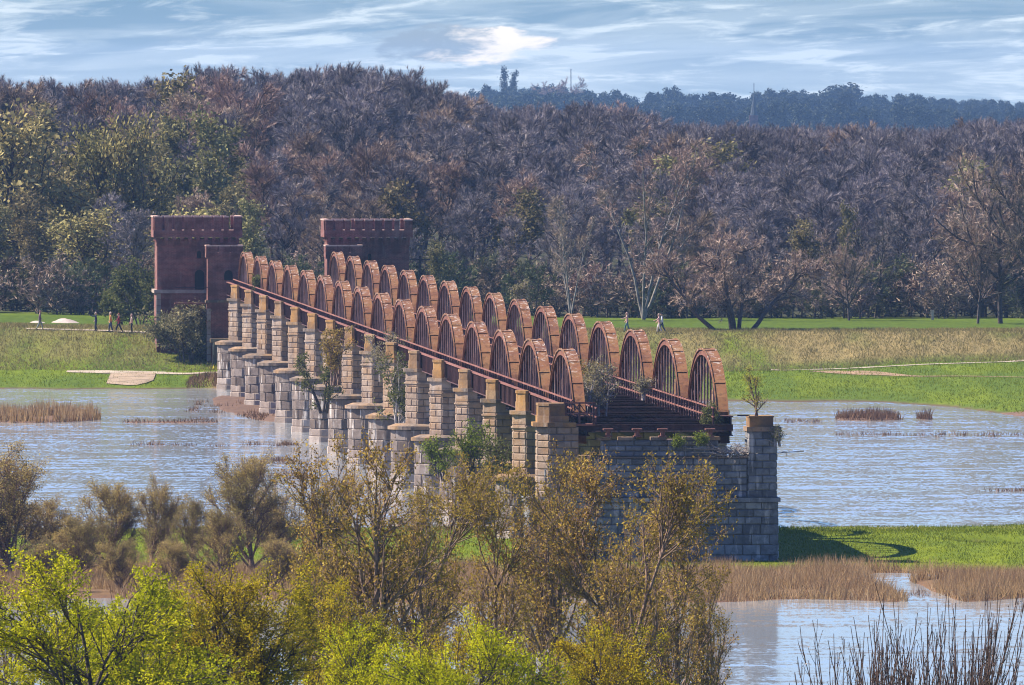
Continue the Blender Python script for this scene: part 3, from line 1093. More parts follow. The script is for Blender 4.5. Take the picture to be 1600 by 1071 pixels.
    pl = pf.build('platform', M['rust_rail'], root)
    for (a, b) in (((-5.15, -1.5, 8.05), (-5.15, -1.5, 9.25)), ((-3.6, -1.5, 8.05), (-3.6, -1.5, 9.25)), ((-4.4, -1.5, 8.05), (-4.4, -1.5, 9.25))):
        MB().bar(a, b, .12).build('rail_post', M['rust_dark'], pl)
    MB().bar((-5.3, -1.5, 9.25), (-3.5, -1.5, 9.25), .09).build('rail', M['rust_rail'], pl)
    MB().bar((-5.3, -1.5, 8.65), (-3.5, -1.5, 8.65), .07).build('rail', M['rust_rail'], pl)
    MB().bar((-5.15, -1.5, 8.1), (-4.4, -1.5, 9.2), .05).bar((-3.6, -1.5, 8.1), (-4.4, -1.5, 9.2), .05).build('brace', M['rust_dark'], pl)
    for x in (-2.75, -1.1, .35, 3.05):
        mb = MB(); mb.box(x - .28, x + .28, -1.45, -.7, 7.70, 7.78).box(x - .12, x + .12, -1.35, -.8, 7.38, 7.70).box(x - .22, x + .22, -1.42, -.75, 7.30, 7.38)
        mb.build('bearing', M['rust_rail'], root)
    MB().bar((4.6, -1.0, 8.52), (5.3, -1.0, 8.52), .08).build('tie_bar', M['iron'], root)


make_abutment()


# ------------------------------------------------------------------ brick towers
def make_tower(l, label, slots, small_side, ztop=14.95):
    base = bpos(l, 549.5)
    root = empty('bridge_tower', (base.x, base.y, 0), TH)
    tag(root, label, 'tower', 'brick gate towers at the far end of the bridge')
    w = 3.72; D = 7.4
    zb = 1.2
    MB().box(-w - .06, w + .06, -.06, D + .06, zb, 8.0).build('plinth_wall', M['brick'], root)
    for x in (-w - .08, w - .34):
        for i in range(8):
            MB().box(x, x + .42, -.08, .42, 3.6 + i * .55, 4.12 + i * .55).build('quoin', M['trim'], root)
    MB().box(-w - .28, w + .28, -.28, D + .28, 8.002, 8.32).build('string_course', M['trim'], root)
    MB().box(-w, w, 0, D, 8.322, 12.95).build('wall', M['brick'], root)
    for x in (-w + .02, w - .42):
        MB().box(x, x + .4, -.06, -.002, 8.33, 12.6).build('corner_strip', M['brick'], root)
    for i in range(11):       # corbel table
        x = -w + .1 + i * (2 * w - .2) / 10
        for j in range(3):
            MB().box(x - .17, x + .17, -.12 - .12 * j, -.002, 12.30 + .265 * j, 12.56 + .265 * j).build('corbel', M['brick'], root)
        MB().box(-w - .12 - .0, -w - .002, .1 + i * (D - .2) / 10 - .14, .1 + i * (D - .2) / 10 + .14, 12.7, 13.05).build('corbel', M['brick'], root)
    MB().box(-w - .34, w + .34, -.36, D + .34, 13.10, 13.75).build('parapet', M['brick'], root)
    # merlons with coping
    x = -w - .34; W = 2 * (w + .34); n = 9
    gaps = slots
    for i in range(n):
        x0 = x + i * W / n; x1 = x + (i + 1) * W / n
        g0 = .11; g1 = .11
        if i in gaps: g1 = .34
        for (y0, y1) in ((-.36, .1), (D - .1, D + .34)):
            mm = MB().box(x0 + g0, x1 - g1, y0, y1, 13.752, ztop - .12).build('merlon', M['brick'], root)
            MB().box(x0 + g0 - .03, x1 - g1 + .03, y0 - .04, y1 + .04, ztop - .118, ztop).build('coping', M['coping'], mm)
    for i in range(8):
        y0 = .12 + i * (D - .24) / 8; y1 = y0 + (D - .24) / 8 - .1
        for (a, b) in ((-w - .34, -w + .1), (w - .1, w + .34)):
            mm = MB().box(a, b, y0, y1, 13.752, ztop - .12).build('merlon', M['brick'], root)
            MB().box(a - .04, b + .04, y0 - .02, y1 + .02, ztop - .118, ztop).build('coping', M['coping'], mm)
    return root


def arch_opening(root, x, y, z0, w, h, name='doorway'):
    pts = [(-w / 2, 0), (w / 2, 0), (w / 2, h - w / 2)] + [(w / 2 * math.cos(a), h - w / 2 + w / 2 * math.sin(a)) for a in [math.pi * i / 6 for i in range(1, 6)]] + [(-w / 2, h - w / 2)]
    v = [(x + p[0], y, z0 + p[1]) for p in pts] + [(x + p[0], y + .02, z0 + p[1]) for p in pts]
    n = len(pts)
    f = [tuple(range(n))] + [(i, n + i, n + (i + 1) % n, (i + 1) % n) for i in range(n)]
    o = MB().add(v, f).build(name, M['opening'], root)  # flat near-black sheet paints the shaded inside of the opening onto the wall
    fr = MB()
    for i in range(n):
        a = pts[i]; b = pts[(i + 1) % n]
        if i == 0: continue
        fr.bar((x + a[0], y - .05, z0 + a[1]), (x + b[0], y - .05, z0 + b[1]), .16, .12, up=(0, 1, 0))
    fr.build('surround', M['brick'], o)
    return o


tl = make_tower(-7.75, 'square red brick bridge tower beside the path with the walkers', (7,), 0, 15.05)
arch_opening(tl, .15, -.012, 8.34, 1.05, 1.9)
arch_opening(tl, .1, -.012, 11.2, .55, .75, 'window')
tr = make_tower(7.85, 'square red brick bridge tower standing behind the row of trusses', (2, 7), 0, 14.75)
arch_opening(tr, .1, -.012, 11.0, .5, .7, 'window')


def make_turret(l, label, wx):
    base = bpos(l, 545.4)
    root = empty('stair_turret', (base.x, base.y, 0), TH)
    tag(root, label, 'turret', 'small stair turrets in front of the brick towers')
    w = 1.55; D = 3.9
    MB().box(-w - .04, w + .04, -.04, D, .8, 7.2).build('lower_wall', M['brick'], root)
    for sx in (-w - .07, w - .28):
        for i in range(8):
            MB().box(sx, sx + .35, -.07, .35, 1.9 + i * .6, 2.46 + i * .6).build('quoin', M['trim'], root)
    MB().box(-w - .16, w + .16, -.16, D, 7.202, 7.42).build('string_course', M['ledge'], root)
    MB().box(-w, w, 0, D, 7.422, 11.3).build('wall', M['brick'], root)
    MB().box(-w - .14, w + .14, -.14, D, 11.302, 11.75).build('parapet', M['brick'], root)
    for i in range(3):
        x0 = -w - .14 + i * (2 * w + .28) / 3; x1 = x0 + (2 * w + .28) / 3
        mm = MB().box(x0 + .03, x1 - .07, -.14, .25, 11.752, 12.32).build('merlon', M['brick'], root)
        MB().box(x0, x1 - .04, -.18, .28, 12.322, 12.44).build('coping', M['coping'], mm)
    for i in range(4):
        y0 = .3 + i * .9
        for sx in (-w - .14, w - .2):
            mm = MB().box(sx, sx + .34, y0, y0 + .8, 11.752, 12.32).build('merlon', M['brick'], root)
            MB().box(sx - .03, sx + .37, y0 - .02, y0 + .82, 12.322, 12.44).build('coping', M['coping'], mm)
    arch_opening(root, .35, -.012, 9.25, .95, 1.0, 'window')
    return root


make_turret(-5.45, 'narrow red brick turret between the walled bushes and the trusses', 0)
make_turret(5.45, 'narrow red brick turret half hidden behind the trusses', 0)
# footbridge from tower to turret
fb = empty('footbridge', bpos(-7.4, 545.2), TH)
tag(fb, 'rusty iron footbridge deck joining tower doorway and turret', 'footbridge')
MB().box(-2.6, .5, .2, 1.4, 7.05, 7.17).build('deck', M['rust_rail'], fb)
MB().bar((-2.6, .25, 8.6), (2.8, .25, 8.6), .07).build('rail', M['iron'], fb)
MB().bar((-1.6, .5, 7.0), (.4, .5, 5.7), .12).build('strut', M['rust_dark'], fb)
# masonry rest under the last span
ls = empty('landing_pier', bpos(0, 543.6), TH)
tag(ls, 'low grey stone landing pier between the turrets', 'pier')
MB().box(-6.6, 6.6, -.9, .9, -.5, 3.6).build('body', M['granite'], ls)
MB().box(-6.85, 6.85, -1.1, 1.1, 3.602, 3.95).build('ledge', M['ledge'], ls)
MB().box(-3.0, 3.0, -.7, .7, 3.952, 7.1).build('shaft', M['sand'], ls)

# ------------------------------------------------------------------ vegetation engine
def grow(rg, P, Rad, nper, tmin, tmax, ang, angj, length, n, jit, up, r0, r1, prof=None):
    """P (B,m,3) parents -> children (B*nper,n,3). length: metres (array fn of t)"""
    B, m, _ = P.shape
    t = rg.uniform(tmin, tmax, (B, nper))
    ft = t * (m - 1)
    i0 = np.clip(np.floor(ft).astype(int), 0, m - 2)
    fr = (ft - i0)[..., None]
    bi = np.arange(B)[:, None]
    p0 = P[bi, i0]; p1 = P[bi, i0 + 1]
    pos = p0 * (1 - fr) + p1 * fr
    d = p1 - p0
    d = d / (np.linalg.norm(d, axis=-1, keepdims=True) + 1e-9)
    rv = rg.normal(size=d.shape)
    perp = rv - (rv * d).sum(-1, keepdims=True) * d
    perp /= np.linalg.norm(perp, axis=-1, keepdims=True) + 1e-9
    a = np.radians(ang + angj * rg.normal(size=t.shape))[..., None]
    dr = np.cos(a) * d + np.sin(a) * perp
    Lp = length * (prof(t) if prof else (1 - .55 * t)) * rg.uniform(.7, 1.3, t.shape)
    rp = Rad[bi, i0] * (1 - fr[..., 0]) + Rad[bi, i0 + 1] * fr[..., 0]
    rs = np.minimum(r0, rp * .75)
    pos = pos.reshape(-1, 3); dr = dr.reshape(-1, 3); Lp = Lp.reshape(-1); rs = rs.reshape(-1)
    K = len(pos)
    out = np.zeros((K, n, 3)); out[:, 0] = pos
    st = (Lp / (n - 1))[:, None]
    for k in range(1, n):
        dr = dr + rg.normal(size=dr.shape) * jit
        dr[:, 2] += up
        dr /= np.linalg.norm(dr, axis=-1, keepdims=True)
        out[:, k] = out[:, k - 1] + dr * st
    rad = rs[:, None] * np.linspace(1, 0, n)[None] + min(r1, r0) * np.linspace(0, 1, n)[None]
    return out, rad


def tubes(P, Rad, sides):
    B, n, _ = P.shape
    d = np.gradient(P, axis=1)
    d /= np.linalg.norm(d, axis=-1, keepdims=True) + 1e-9
    ref = np.where(np.abs(d[..., 2:3]) > .9, np.array([1., 0, 0]), np.array([0, 0, 1.]))
    u = np.cross(d, ref); u /= np.linalg.norm(u, axis=-1, keepdims=True) + 1e-9
    v = np.cross(d, u)
    an = np.arange(sides) * 2 * np.pi / sides
    V = P[:, :, None] + Rad[:, :, None, None] * (np.cos(an)[None, None, :, None] * u[:, :, None] + np.sin(an)[None, None, :, None] * v[:, :, None])
    idx = np.arange(B * n * sides).reshape(B, n, sides)
    nx_ = np.roll(idx, -1, axis=2)
    Q = np.stack([idx[:, :-1], nx_[:, :-1], nx_[:, 1:], idx[:, 1:]], -1).reshape(-1, 4)
    T = np.concatenate([Q[:, [0, 1, 2]], Q[:, [0, 2, 3]]])
    return V.reshape(-1, 3), T


def slivers(rg, P, w):
    """each polyline's ends -> one thin triangle"""
    a = P[:, 0]; b = P[:, -1]
    d = b - a
    s = np.cross(d, rg.normal(size=d.shape)); s /= np.linalg.norm(s, axis=-1, keepdims=True) + 1e-9
    s = s * (w * rg.uniform(.7, 1.3, len(a)))[:, None] / 2
    V = np.stack([a - s, a + s, b], 1).reshape(-1, 3)
    return V, np.arange(len(V)).reshape(-1, 3)


def leaves(rg, P, per, size, hang=0.0, spread=.1):
    B, n, _ = P.shape
    t = rg.uniform(.15, 1.0, (B, per)) * (n - 1)
    i0 = np.clip(t.astype(int), 0, n - 2); f = (t - i0)[..., None]
    bi = np.arange(B)[:, None]
    c = (P[bi, i0] * (1 - f) + P[bi, i0 + 1] * f).reshape(-1, 3) + rg.normal(size=(B * per, 3)) * spread
    a = rg.normal(size=c.shape); a[:, 2] -= hang * 2
    a /= np.linalg.norm(a, axis=-1, keepdims=True)
    b = np.cross(a, rg.normal(size=c.shape)); b /= np.linalg.norm(b, axis=-1, keepdims=True)
    s = (size * rg.uniform(.6, 1.4, len(c)))[:, None]
    V = np.stack([c, c + a * s * .5 + b * s * .28, c + a * s, c + a * s * .5 - b * s * .28], 1).reshape(-1, 3)
    i = np.arange(len(c) * 4).reshape(-1, 4)
    return V, np.concatenate([i[:, [0, 1, 2]], i[:, [0, 2, 3]]])


def join(parts):
    V = []; T = []; b = 0
    for v, t in parts:
        V.append(v); T.append(t + b); b += len(v)
    return np.concatenate(V), np.concatenate(T)


def trunk_line(rg, H, r, n=7, lean=.03, off=(0, 0)):
    P = np.zeros((1, n, 3)); d = np.array([0, 0, 1.])
    P[0, 0] = (off[0], off[1], -.3)
    for k in range(1, n):
        d = d + np.array([rg.normal() * lean, rg.normal() * lean, 0]); d /= np.linalg.norm(d)
        P[0, k] = P[0, k - 1] + d * (H / (n - 1))
    Rr = (np.linspace(1, .12, n) * r)[None]
    return P, Rr


def forest_tree(seed, H, Wd, kind, leafy_=0):
    """returns wood mesh arrays, twig mesh arrays. Wd crown half width"""
    rg = np.random.RandomState(seed)
    P0, R0 = trunk_line(rg, H * .82, .2 if kind != 'birch' else .15, 8, .06)
    if kind == 'low':
        P0 = np.concatenate([P0 + np.array([dx, dy, 0]) for dx, dy in ((-1.2, .4), (1.1, -.5), (.1, 1.2))]); R0 = np.tile(R0, (3, 1)) * .5
    if kind == 'multi':
        L_ = []
        for lx, ly in ((-.28, .1), (.05, -.15), (.34, .12), (.12, .3)):
            q, _ = trunk_line(rg, H * .85, .13, 9, .07)
            q[0, :, 0] += lx * q[0, :, 2] * .9; q[0, :, 1] += ly * q[0, :, 2] * .6
            L_.append(q)
        P0 = np.concatenate(L_); R0 = np.tile(np.linspace(1, .15, 9) * .13, (4, 1))
        P1, R1 = grow(rg, P0, R0, 12, .3, 1.0, 38, 8, Wd * .8, 5, .10, .10, .06, .03, lambda t: 1.15 - .75 * t)
        P2, R2 = grow(rg, P1, R1, 7, .25, 1, 38, 10, 1.3, 3, .2, -.05, .03, .02)
        Tw, _ = grow(rg, P2, R2, 18, 0, 1, 40, 18, .75, 2, .2, -.2, .02, .02)
        w = .042
    elif kind == 'birch':
        P1, R1 = grow(rg, P0, R0, 26, .35, 1.0, 38, 8, Wd * 1.0, 5, .10, .10, .09, .03, lambda t: 1.15 - .75 * t)
        P2, R2 = grow(rg, P1, R1, 7, .25, 1, 38, 10, 1.5, 3, .2, -.05, .03, .02)
        Tw, _ = grow(rg, P2, R2, 26, 0, 1, 40, 18, .75, 2, .2, -.2, .02, .02)
        w = .042
    elif kind == 'low':
        P1, R1 = grow(rg, P0, R0, 12, .02, 1.0, 55, 14, Wd * .8, 5, .2, .08, .05, .02, lambda t: 1.15 - .45 * t)
        P2, R2 = grow(rg, P1, R1, 8, .1, 1, 45, 12, 1.3, 3, .22, .07, .03, .02)
        Tw, _ = grow(rg, P2, R2, 9, 0.0, 1, 45, 18, .7, 2, .2, .1, .02, .02)
        w = .10
    elif kind == 'oak':
        P1, R1 = grow(rg, P0[:, :6], R0[:, :6], 22, .30, 1.0, 55, 12, Wd * 1.25, 6, .20, .10, .16, .05, lambda t: 1.15 - .35 * t)
        P2, R2 = grow(rg, P1, R1, 10, .2, 1, 45, 12, 2.6, 4, .22, .07, .06, .025)
        Tw, _ = grow(rg, P2, R2, 36, 0.1, 1, 42, 18, .85, 2, .2, .15, .02, .02)
        w = .045
    else:
        P1, R1 = grow(rg, P0, R0, 26, .28, 1.0, 42, 10, Wd * 1.25, 5, .14, .12, .11, .04, lambda t: 1.2 - .85 * t)
        P2, R2 = grow(rg, P1, R1, 8, .2, 1, 40, 12, 1.9, 3, .2, .10, .04, .02)
        Tw, _ = grow(rg, P2, R2, 38, 0.1, 1, 32, 14, .9, 2, .2, .3, .02, .02)
        w = .042
    wood = join([tubes(P0, R0, 5), tubes(P1, R1, 3)] + [slivers(rg, P2, .07)])
    if leafy_:
        return wood, join([leaves(rg, P2, leafy_, .34, 0, .32)])
    return wood, join([slivers(rg, Tw, w)])


M['tw_purple'] = mat_leaf('twigs_purple', [(0, (0.11, 0.095, 0.11)), (.5, (0.22, 0.19, 0.20)), (1, (0.44, 0.38, 0.36))], 0.0, hue=.03)
M['tw_brown'] = mat_leaf('twigs_brown', [(0, (0.18, 0.125, 0.10)), (.5, (0.33, 0.235, 0.185)), (1, (0.52, 0.39, 0.31))], 0.0, hue=.03)
M['tw_olive'] = mat_leaf('buds_olive', [(0, (0.13, 0.115, 0.05)), (.5, (0.22, 0.19, 0.085)), (1, (0.31, 0.27, 0.13))], 0.2, hue=.04)
M['tw_yellow'] = mat_leaf('buds_yellow', [(0, (0.20, 0.17, 0.06)), (.5, (0.31, 0.26, 0.10)), (1, (0.42, 0.37, 0.16))], 0.2, hue=.02)
M['tw_dark'] = mat_leaf('undergrowth_green', [(0, (0.06, 0.08, 0.045)), (.5, (0.12, 0.135, 0.07)), (1, (0.2, 0.2, 0.10))], 0.1, hue=.06)

FOREST = {}
def proto(key, seed, H, Wd, kind, tw, bark):
    (wv, wt), (tv, tt) = forest_tree(seed, H, Wd, kind, {'tw_olive': 14, 'tw_yellow': 15}.get(tw, 0))
    FOREST[key] = (mesh_np('trunk', wv, wt, M[bark]), mesh_np('crown', tv, tt, M[tw]), float(np.percentile(tv[:, 2], 99.5)))


for i in range(3): proto('purple%d' % i, 10 + i, 17 + i, 3.6, 'std', 'tw_purple', 'bark')
for i in range(2): proto('brown%d' % i, 20 + i, 14 + 2 * i, 4.0, 'std', 'tw_brown', 'bark')
for i in range(2): proto('olive%d' % i, 30 + i, 15 + 2 * i, 3.8, 'birch', 'tw_olive', 'birch')
proto('yellow0', 40, 15, 4.2, 'oak', 'tw_yellow', 'bark')
proto('birch0', 41, 16, 3.0, 'birch', 'tw_purple', 'birch')
proto('clump0', 47, 16, 3.2, 'multi', 'tw_brown', 'birch')
proto('under0', 42, 5.5, 3.2, 'low', 'tw_dark', 'bark')
proto('under1', 45, 5.0, 3.4, 'low', 'tw_brown', 'bark')
proto('oak0', 43, 12.0, 5.6, 'oak', 'tw_brown', 'bark')
proto('oak1', 44, 12.0, 5.0, 'oak', 'tw_brown', 'bark')


def place_tree(key, x, y, H, label, cat='tree', group=None, wide=1.0, rz=None, name=None, z=None):
    tm, cm_, H0 = FOREST[key]
    s = H / H0
    root = empty(name or ('bush' if key[:5] == 'under' else 'broadleaf_tree'), (x, y, gz(x, y) if z is None else z), random.uniform(0, 6.28) if rz is None else rz)
    root.scale = (s * wide, s * wide, s)
    tag(root, label, cat, group)
    mobj('trunk', tm, root); mobj('crown', cm_, root)
    return root


def wood_top(X):
    """height the wood's outline reaches (world z at about 1750 m) against X at that distance"""
    px = 800 + X / 1750 * F
    y = np.interp(px, [-50, 0, 60, 130, 170, 230, 300, 345, 400, 440, 480, 540, 600, 650, 720, 800, 900, 1000, 1060, 1150, 1250, 1350, 1450, 1530, 1600, 1700],
                  [118, 118, 120, 128, 118, 124, 102, 93, 106, 116, 104, 94, 100, 120, 148, 160, 158, 160, 182, 190, 188, 192, 194, 182, 180, 180])
    return y + 9


GRP = {'purple': ('bare purple brown tree in the dense wood behind the levee', 'bare trees of the wood behind the levee'),
       'brown': ('bare reddish brown tree in the dense wood behind the levee', 'reddish bare trees of the wood behind the levee'),
       'olive': ('slender tree with olive green buds in the wood behind the levee', 'budding olive trees of the wood behind the levee'),
       'yellow': ('broad tree with pale yellow green buds in the wood behind the levee', 'yellow green trees of the wood behind the levee'),
       'birch': ('bare birch with whitish trunk in the wood behind the levee', 'birches of the wood behind the levee'),
       'under': ('low dark bush at the foot of the wood behind the levee', 'bushes at the foot of the wood')}
rgf = np.random.RandomState(99)
count = 0
rows = [1566, 1584, 1604, 1628, 1655, 1685, 1716, 1750, 1785]
for ri, Y in enumerate(rows):
    half = .0335 * Y
    step = 4.6 + .12 * ri
    x = -half - 1 + rgf.uniform(0, 3)
    while x < half + 1:
        xx = x + rgf.uniform(-1.4, 1.4); yy = Y + rgf.uniform(-7, 7)
        px = 800 + xx / yy * F
        u = rgf.rand()
        # patches of kind as in the photograph
        olive = max(0, 1 - abs(px - 40) / 190) * 1.0 + max(0, 1 - abs(px - 300) / 120) * .9 + max(0, 1 - abs(px - 1060) / 70) * .6 + .05
        brown = max(0, 1 - abs(px - 560) / 170) * .8 * (ri < 5) + .06 + (px > 1450) * .3 * (ri < 5)
        if u < olive * (.95 if ri < 6 else .25): key = 'olive%d' % rgf.randint(2)
        elif u < olive + brown: key = 'brown%d' % rgf.randint(2)
        elif u > .93: key = 'birch0'
        elif u > .90 and px < 320: key = 'yellow0'
        else: key = 'purple%d' % rgf.randint(3)
        ytop = wood_top(xx / yy * 1750)
        f = ri / (len(rows) - 1)
        ylow = np.interp(px, [0, 300, 700, 1000, 1600], [330, 330, 330, 330, 320])
        yt = ylow * (1 - f ** .8) + (ytop + 6) * f ** .8 + rgf.uniform(-16, 16) * (1.2 - f)
        H = HC - (yt - YH) / F * yy - gz(xx, yy)
        H = float(np.clip(H, 8, 27))
        g = GRP[key.rstrip('0123456789')]
        place_tree(key, xx, yy, H, g[0], 'tree', g[1], wide=np.clip(17.0 / H, .75, 1.15) * rgf.uniform(.95, 1.25))
        count += 1
        x += step
for i in range(80):
    xx = -53 + i * 1.35 + rgf.uniform(-.8, .8); yy = rgf.uniform(1554, 1572)
    place_tree('under0' if rgf.rand() < .35 else 'under1', xx, yy, rgf.uniform(3.0, 6.5), GRP['under'][0], 'bush', GRP['under'][1], wide=1.15)


def gn_scatter(name, pts, keys, label=None):
    """one object: a cloud of points that carries trees by geometry nodes; pts rows x,y,z,rot,scale,kind"""
    pts = np.array(pts, float)
    me = bpy.data.meshes.new(name)
    me.vertices.add(len(pts)); me.vertices.foreach_set('co', pts[:, :3].astype(np.float32).ravel())
    for nm, c in (('rot', 3), ('scl', 4)):
        a_ = me.attributes.new(nm, 'FLOAT', 'POINT'); a_.data.foreach_set('value', pts[:, c].astype(np.float32))
    a_ = me.attributes.new('kd', 'INT', 'POINT'); a_.data.foreach_set('value', pts[:, 5].astype(np.int32))
    o = mobj(name, me)
    ng = bpy.data.node_groups.new(name, 'GeometryNodeTree')
    ng.interface.new_socket('Geometry', in_out='INPUT', socket_type='NodeSocketGeometry')
    ng.interface.new_socket('Geometry', in_out='OUTPUT', socket_type='NodeSocketGeometry')
    N = ng.nodes.new; L = ng.links.new
    gi = N('NodeGroupInput'); go = N('NodeGroupOutput')
    jn = N('GeometryNodeJoinGeometry')

    def attr(nm, ty='FLOAT'):
        q = N('GeometryNodeInputNamedAttribute'); q.data_type = ty; q.inputs['Name'].default_value = nm
        return q.outputs['Attribute']
    for i, ob in enumerate(keys):
        cmp_ = N('FunctionNodeCompare'); cmp_.data_type = 'INT'; cmp_.operation = 'EQUAL'
        L(attr('kd', 'INT'), cmp_.inputs[2]); cmp_.inputs[3].default_value = i // 2
        oi = N('GeometryNodeObjectInfo'); oi.inputs['Object'].default_value = ob; oi.transform_space = 'ORIGINAL'
        ip = N('GeometryNodeInstanceOnPoints')
        L(gi.outputs[0], ip.inputs['Points']); L(cmp_.outputs[0], ip.inputs['Selection']); L(oi.outputs['Geometry'], ip.inputs['Instance'])
        cx = N('ShaderNodeCombineXYZ'); L(attr('rot'), cx.inputs[2])
        e2r = N('FunctionNodeEulerToRotation'); L(cx.outputs[0], e2r.inputs[0]); L(e2r.outputs[0], ip.inputs['Rotation'])
        cs = N('ShaderNodeCombineXYZ')
        for k in range(3): L(attr('scl'), cs.inputs[k])
        L(cs.outputs[0], ip.inputs['Scale'])
        L(ip.outputs[0], jn.inputs[0])
    L(jn.outputs[0], go.inputs[0])
    md = o.modifiers.new('trees', 'NODES'); md.node_group = ng
    tag(o, kind='stuff')
    if label: o['label'] = label
    return o


# source objects for the mass are trees already standing in the wood
src = {}
for o in bpy.data.objects:
    if o.type == 'MESH' and o.parent is not None and o.name.split('.')[0] in ('trunk', 'crown'):
        for k, (tm, cm_, H0) in FOREST.items():
            if o.data == tm: src.setdefault(k + 't', o)
            if o.data == cm_: src.setdefault(k + 'c', o)
keyset = ['purple0', 'purple1', 'purple2', 'brown0', 'olive0', 'under0']
srcs = []
for k in keyset: srcs += [src[k + 't'], src[k + 'c']]
pts = []
# behind the wood's last row, and to both sides of the picture
for Y in np.arange(1820, 2150, 36):
    hw = 150
    for X in np.arange(-hw, hw, 5.5):
        x = X + rgf.uniform(-2, 2); y = Y + rgf.uniform(-14, 14)
        top = wood_top(np.clip(x / y * 1750, -60, 60)) + rgf.uniform(-7, 10)
        H = HC - (top - YH) / F * y - gz(x, y)
        k = rgf.choice([0, 1, 2, 3], p=[.3, .3, .3, .1])
        pts.append((x, y, gz(x, y), rgf.uniform(0, 6.28), np.clip(H, 8, 26) / FOREST[keyset[k]][2], k))
for s in (-1, 1):
    for ri, Y in enumerate(rows):
        for X in np.arange(.0335 * Y + 4, 170, 6):
            x = s * X + rgf.uniform(-2, 2); y = Y + rgf.uniform(-7, 7)
            k = rgf.choice([0, 1, 2, 3, 4], p=[.25, .25, .2, .15, .15])
            pts.append((x, y, gz(x, y), rgf.uniform(0, 6.28), (11 + 11 * ri / 8) / FOREST[keyset[k]][2], k))
gn_scatter('woodland', pts, srcs)

# the far treeline, several kilometres off
far_src = []
FARH = 16.0


def far_profile(px):
    return np.interp(px, [500, 700, 735, 760, 800, 850, 900, 950, 1000, 1040, 1080, 1120, 1160, 1200, 1240, 1290, 1305, 1325, 1345, 1390, 1410, 1440, 1480, 1520, 1600, 1800],
                     [150, 150, 146, 138, 138, 134, 138, 143, 150, 140, 149, 144, 150, 142, 139, 148, 138, 134, 147, 150, 141, 144, 151, 152, 157, 158])


def blob_tree(seed, H, Wd, mat, n=900, leaf=.9):
    rg = np.random.RandomState(seed)
    P0, R0 = trunk_line(rg, H * .8, .5, 6, .04)
    P1, R1 = grow(rg, P0, R0, 22, .15, 1.0, 52, 12, Wd * 1.2, 4, .2, .12, .2, .08, lambda t: 1.1 - .6 * t)
    P2, R2 = grow(rg, P1, R1, 8, .2, 1, 45, 15, 2.4, 3, .25, .05, .1, .05)
    V, T = leaves(rg, P2, max(1, n // len(P2)), leaf, 0, .45)
    return join([tubes(P0, R0, 4), tubes(P1, R1, 3)]), (V, T)


M['farleaf'] = mat_leaf('far_foliage', [(0, (0.03, 0.04, 0.03)), (1, (0.075, 0.085, 0.06))], 0.0, hue=.05)
for i in range(3):
    (wv, wt), (lv, lt) = blob_tree(70 + i, 16, 5.5, None, 2600, 1.1)
    FOREST['far%d' % i] = (mesh_np('trunk', wv, wt, M['bark']), mesh_np('crown', lv, lt, M['farleaf']), 16)

# individually recognisable trees on the far skyline
DF = 8000.0
for (px, py, wide, lab) in ((762, 135, .8, 'small round hazy blue tree on the distant skyline beside the poplars'),
                            (1048, 137, .8, 'hazy round topped tree on the distant skyline west of the church spire'),
                            (1322, 133, 1.6, 'broad hazy oak rising highest on the distant skyline beyond the spire')):
    p = at(px, py, DF)
    place_tree('far0', p.x, p.y, p.z - 2.0, lab, 'tree', wide=wide, z=2.0)
src_far = []
for k in range(3):
    if k > 0:
        p = at((960, 1110)[k - 1], 141, DF - 30)
        place_tree('far%d' % k, p.x, p.y, p.z - 2.0, ('hazy tree with uneven crown on the distant skyline behind the wood', 'hazy dark tree just short of the church spire on the distant skyline')[k - 1], 'tree', z=2.0)
for o in bpy.data.objects:
    if o.type == 'MESH' and o.parent is not None:
        for k in range(3):
            tm, cm_, H0 = FOREST['far%d' % k]
            if o.data == tm: src.setdefault('far%dt' % k, o)
            if o.data == cm_: src.setdefault('far%dc' % k, o)
fs_ = []
for k in range(3): fs_ += [src['far%dt' % k], src['far%dc' % k]]
pts = []
for (Y, add) in ((6400, 20), (7200, 10), (8000, 0), (8700, 3)):
    st = 4.4
    for X in np.arange(-.04 * Y, .045 * Y, st):
        x = X + rgf.uniform(-2, 2); y = Y + rgf.uniform(-80, 80)
        px = 800 + x / y * F
        top = far_profile(px) + add + rgf.uniform(-1.5, 6)
        H = HC - (top - YH) / F * y - 2.0
        pts.append((x, y, 2.0, rgf.uniform(0, 6.28), np.clip(H, 5, 30) / 16, rgf.randint(3)))
gn_scatter('far_treeline', pts, fs_)

# poplars, a loose crowned tree, church and masts on that skyline
def poplar(px, py, Y, lab):
    rg = np.random.RandomState(int(px))
    p = at(px, py, Y); H = p.z - 2
    P0, R0 = trunk_line(rg, H, .5, 8, .02)
    P1, R1 = grow(rg, P0, R0, 80, .1, 1.0, 32, 7, 5.5, 4, .08, .15, .15, .05, lambda t: 1.15 - .7 * t)
    V, T = leaves(rg, P1, 22, .9, 0, .5)
    root = empty('poplar', (p.x, p.y, 2.0)); tag(root, lab, 'tree')
    wv, wt = join([tubes(P0, R0, 4), tubes(P1, R1, 3)])
    mobj('trunk', mesh_np('trunk', wv, wt, M['bark']), root)
    mobj('crown', mesh_np('crown', V, T, M['farleaf']), root)


poplar(787, 110, 7950, 'taller of two slim hazy poplars on the distant skyline')
poplar(797, 116, 7950, 'shorter slim hazy poplar next to the taller one')
FOREST_tmp = FOREST['oak1']
p = at(872, 122, 7900)
place_tree('oak1', p.x, p.y, p.z - 2.0, 'large bare hazy tree with see through crown on the distant skyline', 'tree', wide=1.2, z=2.0)


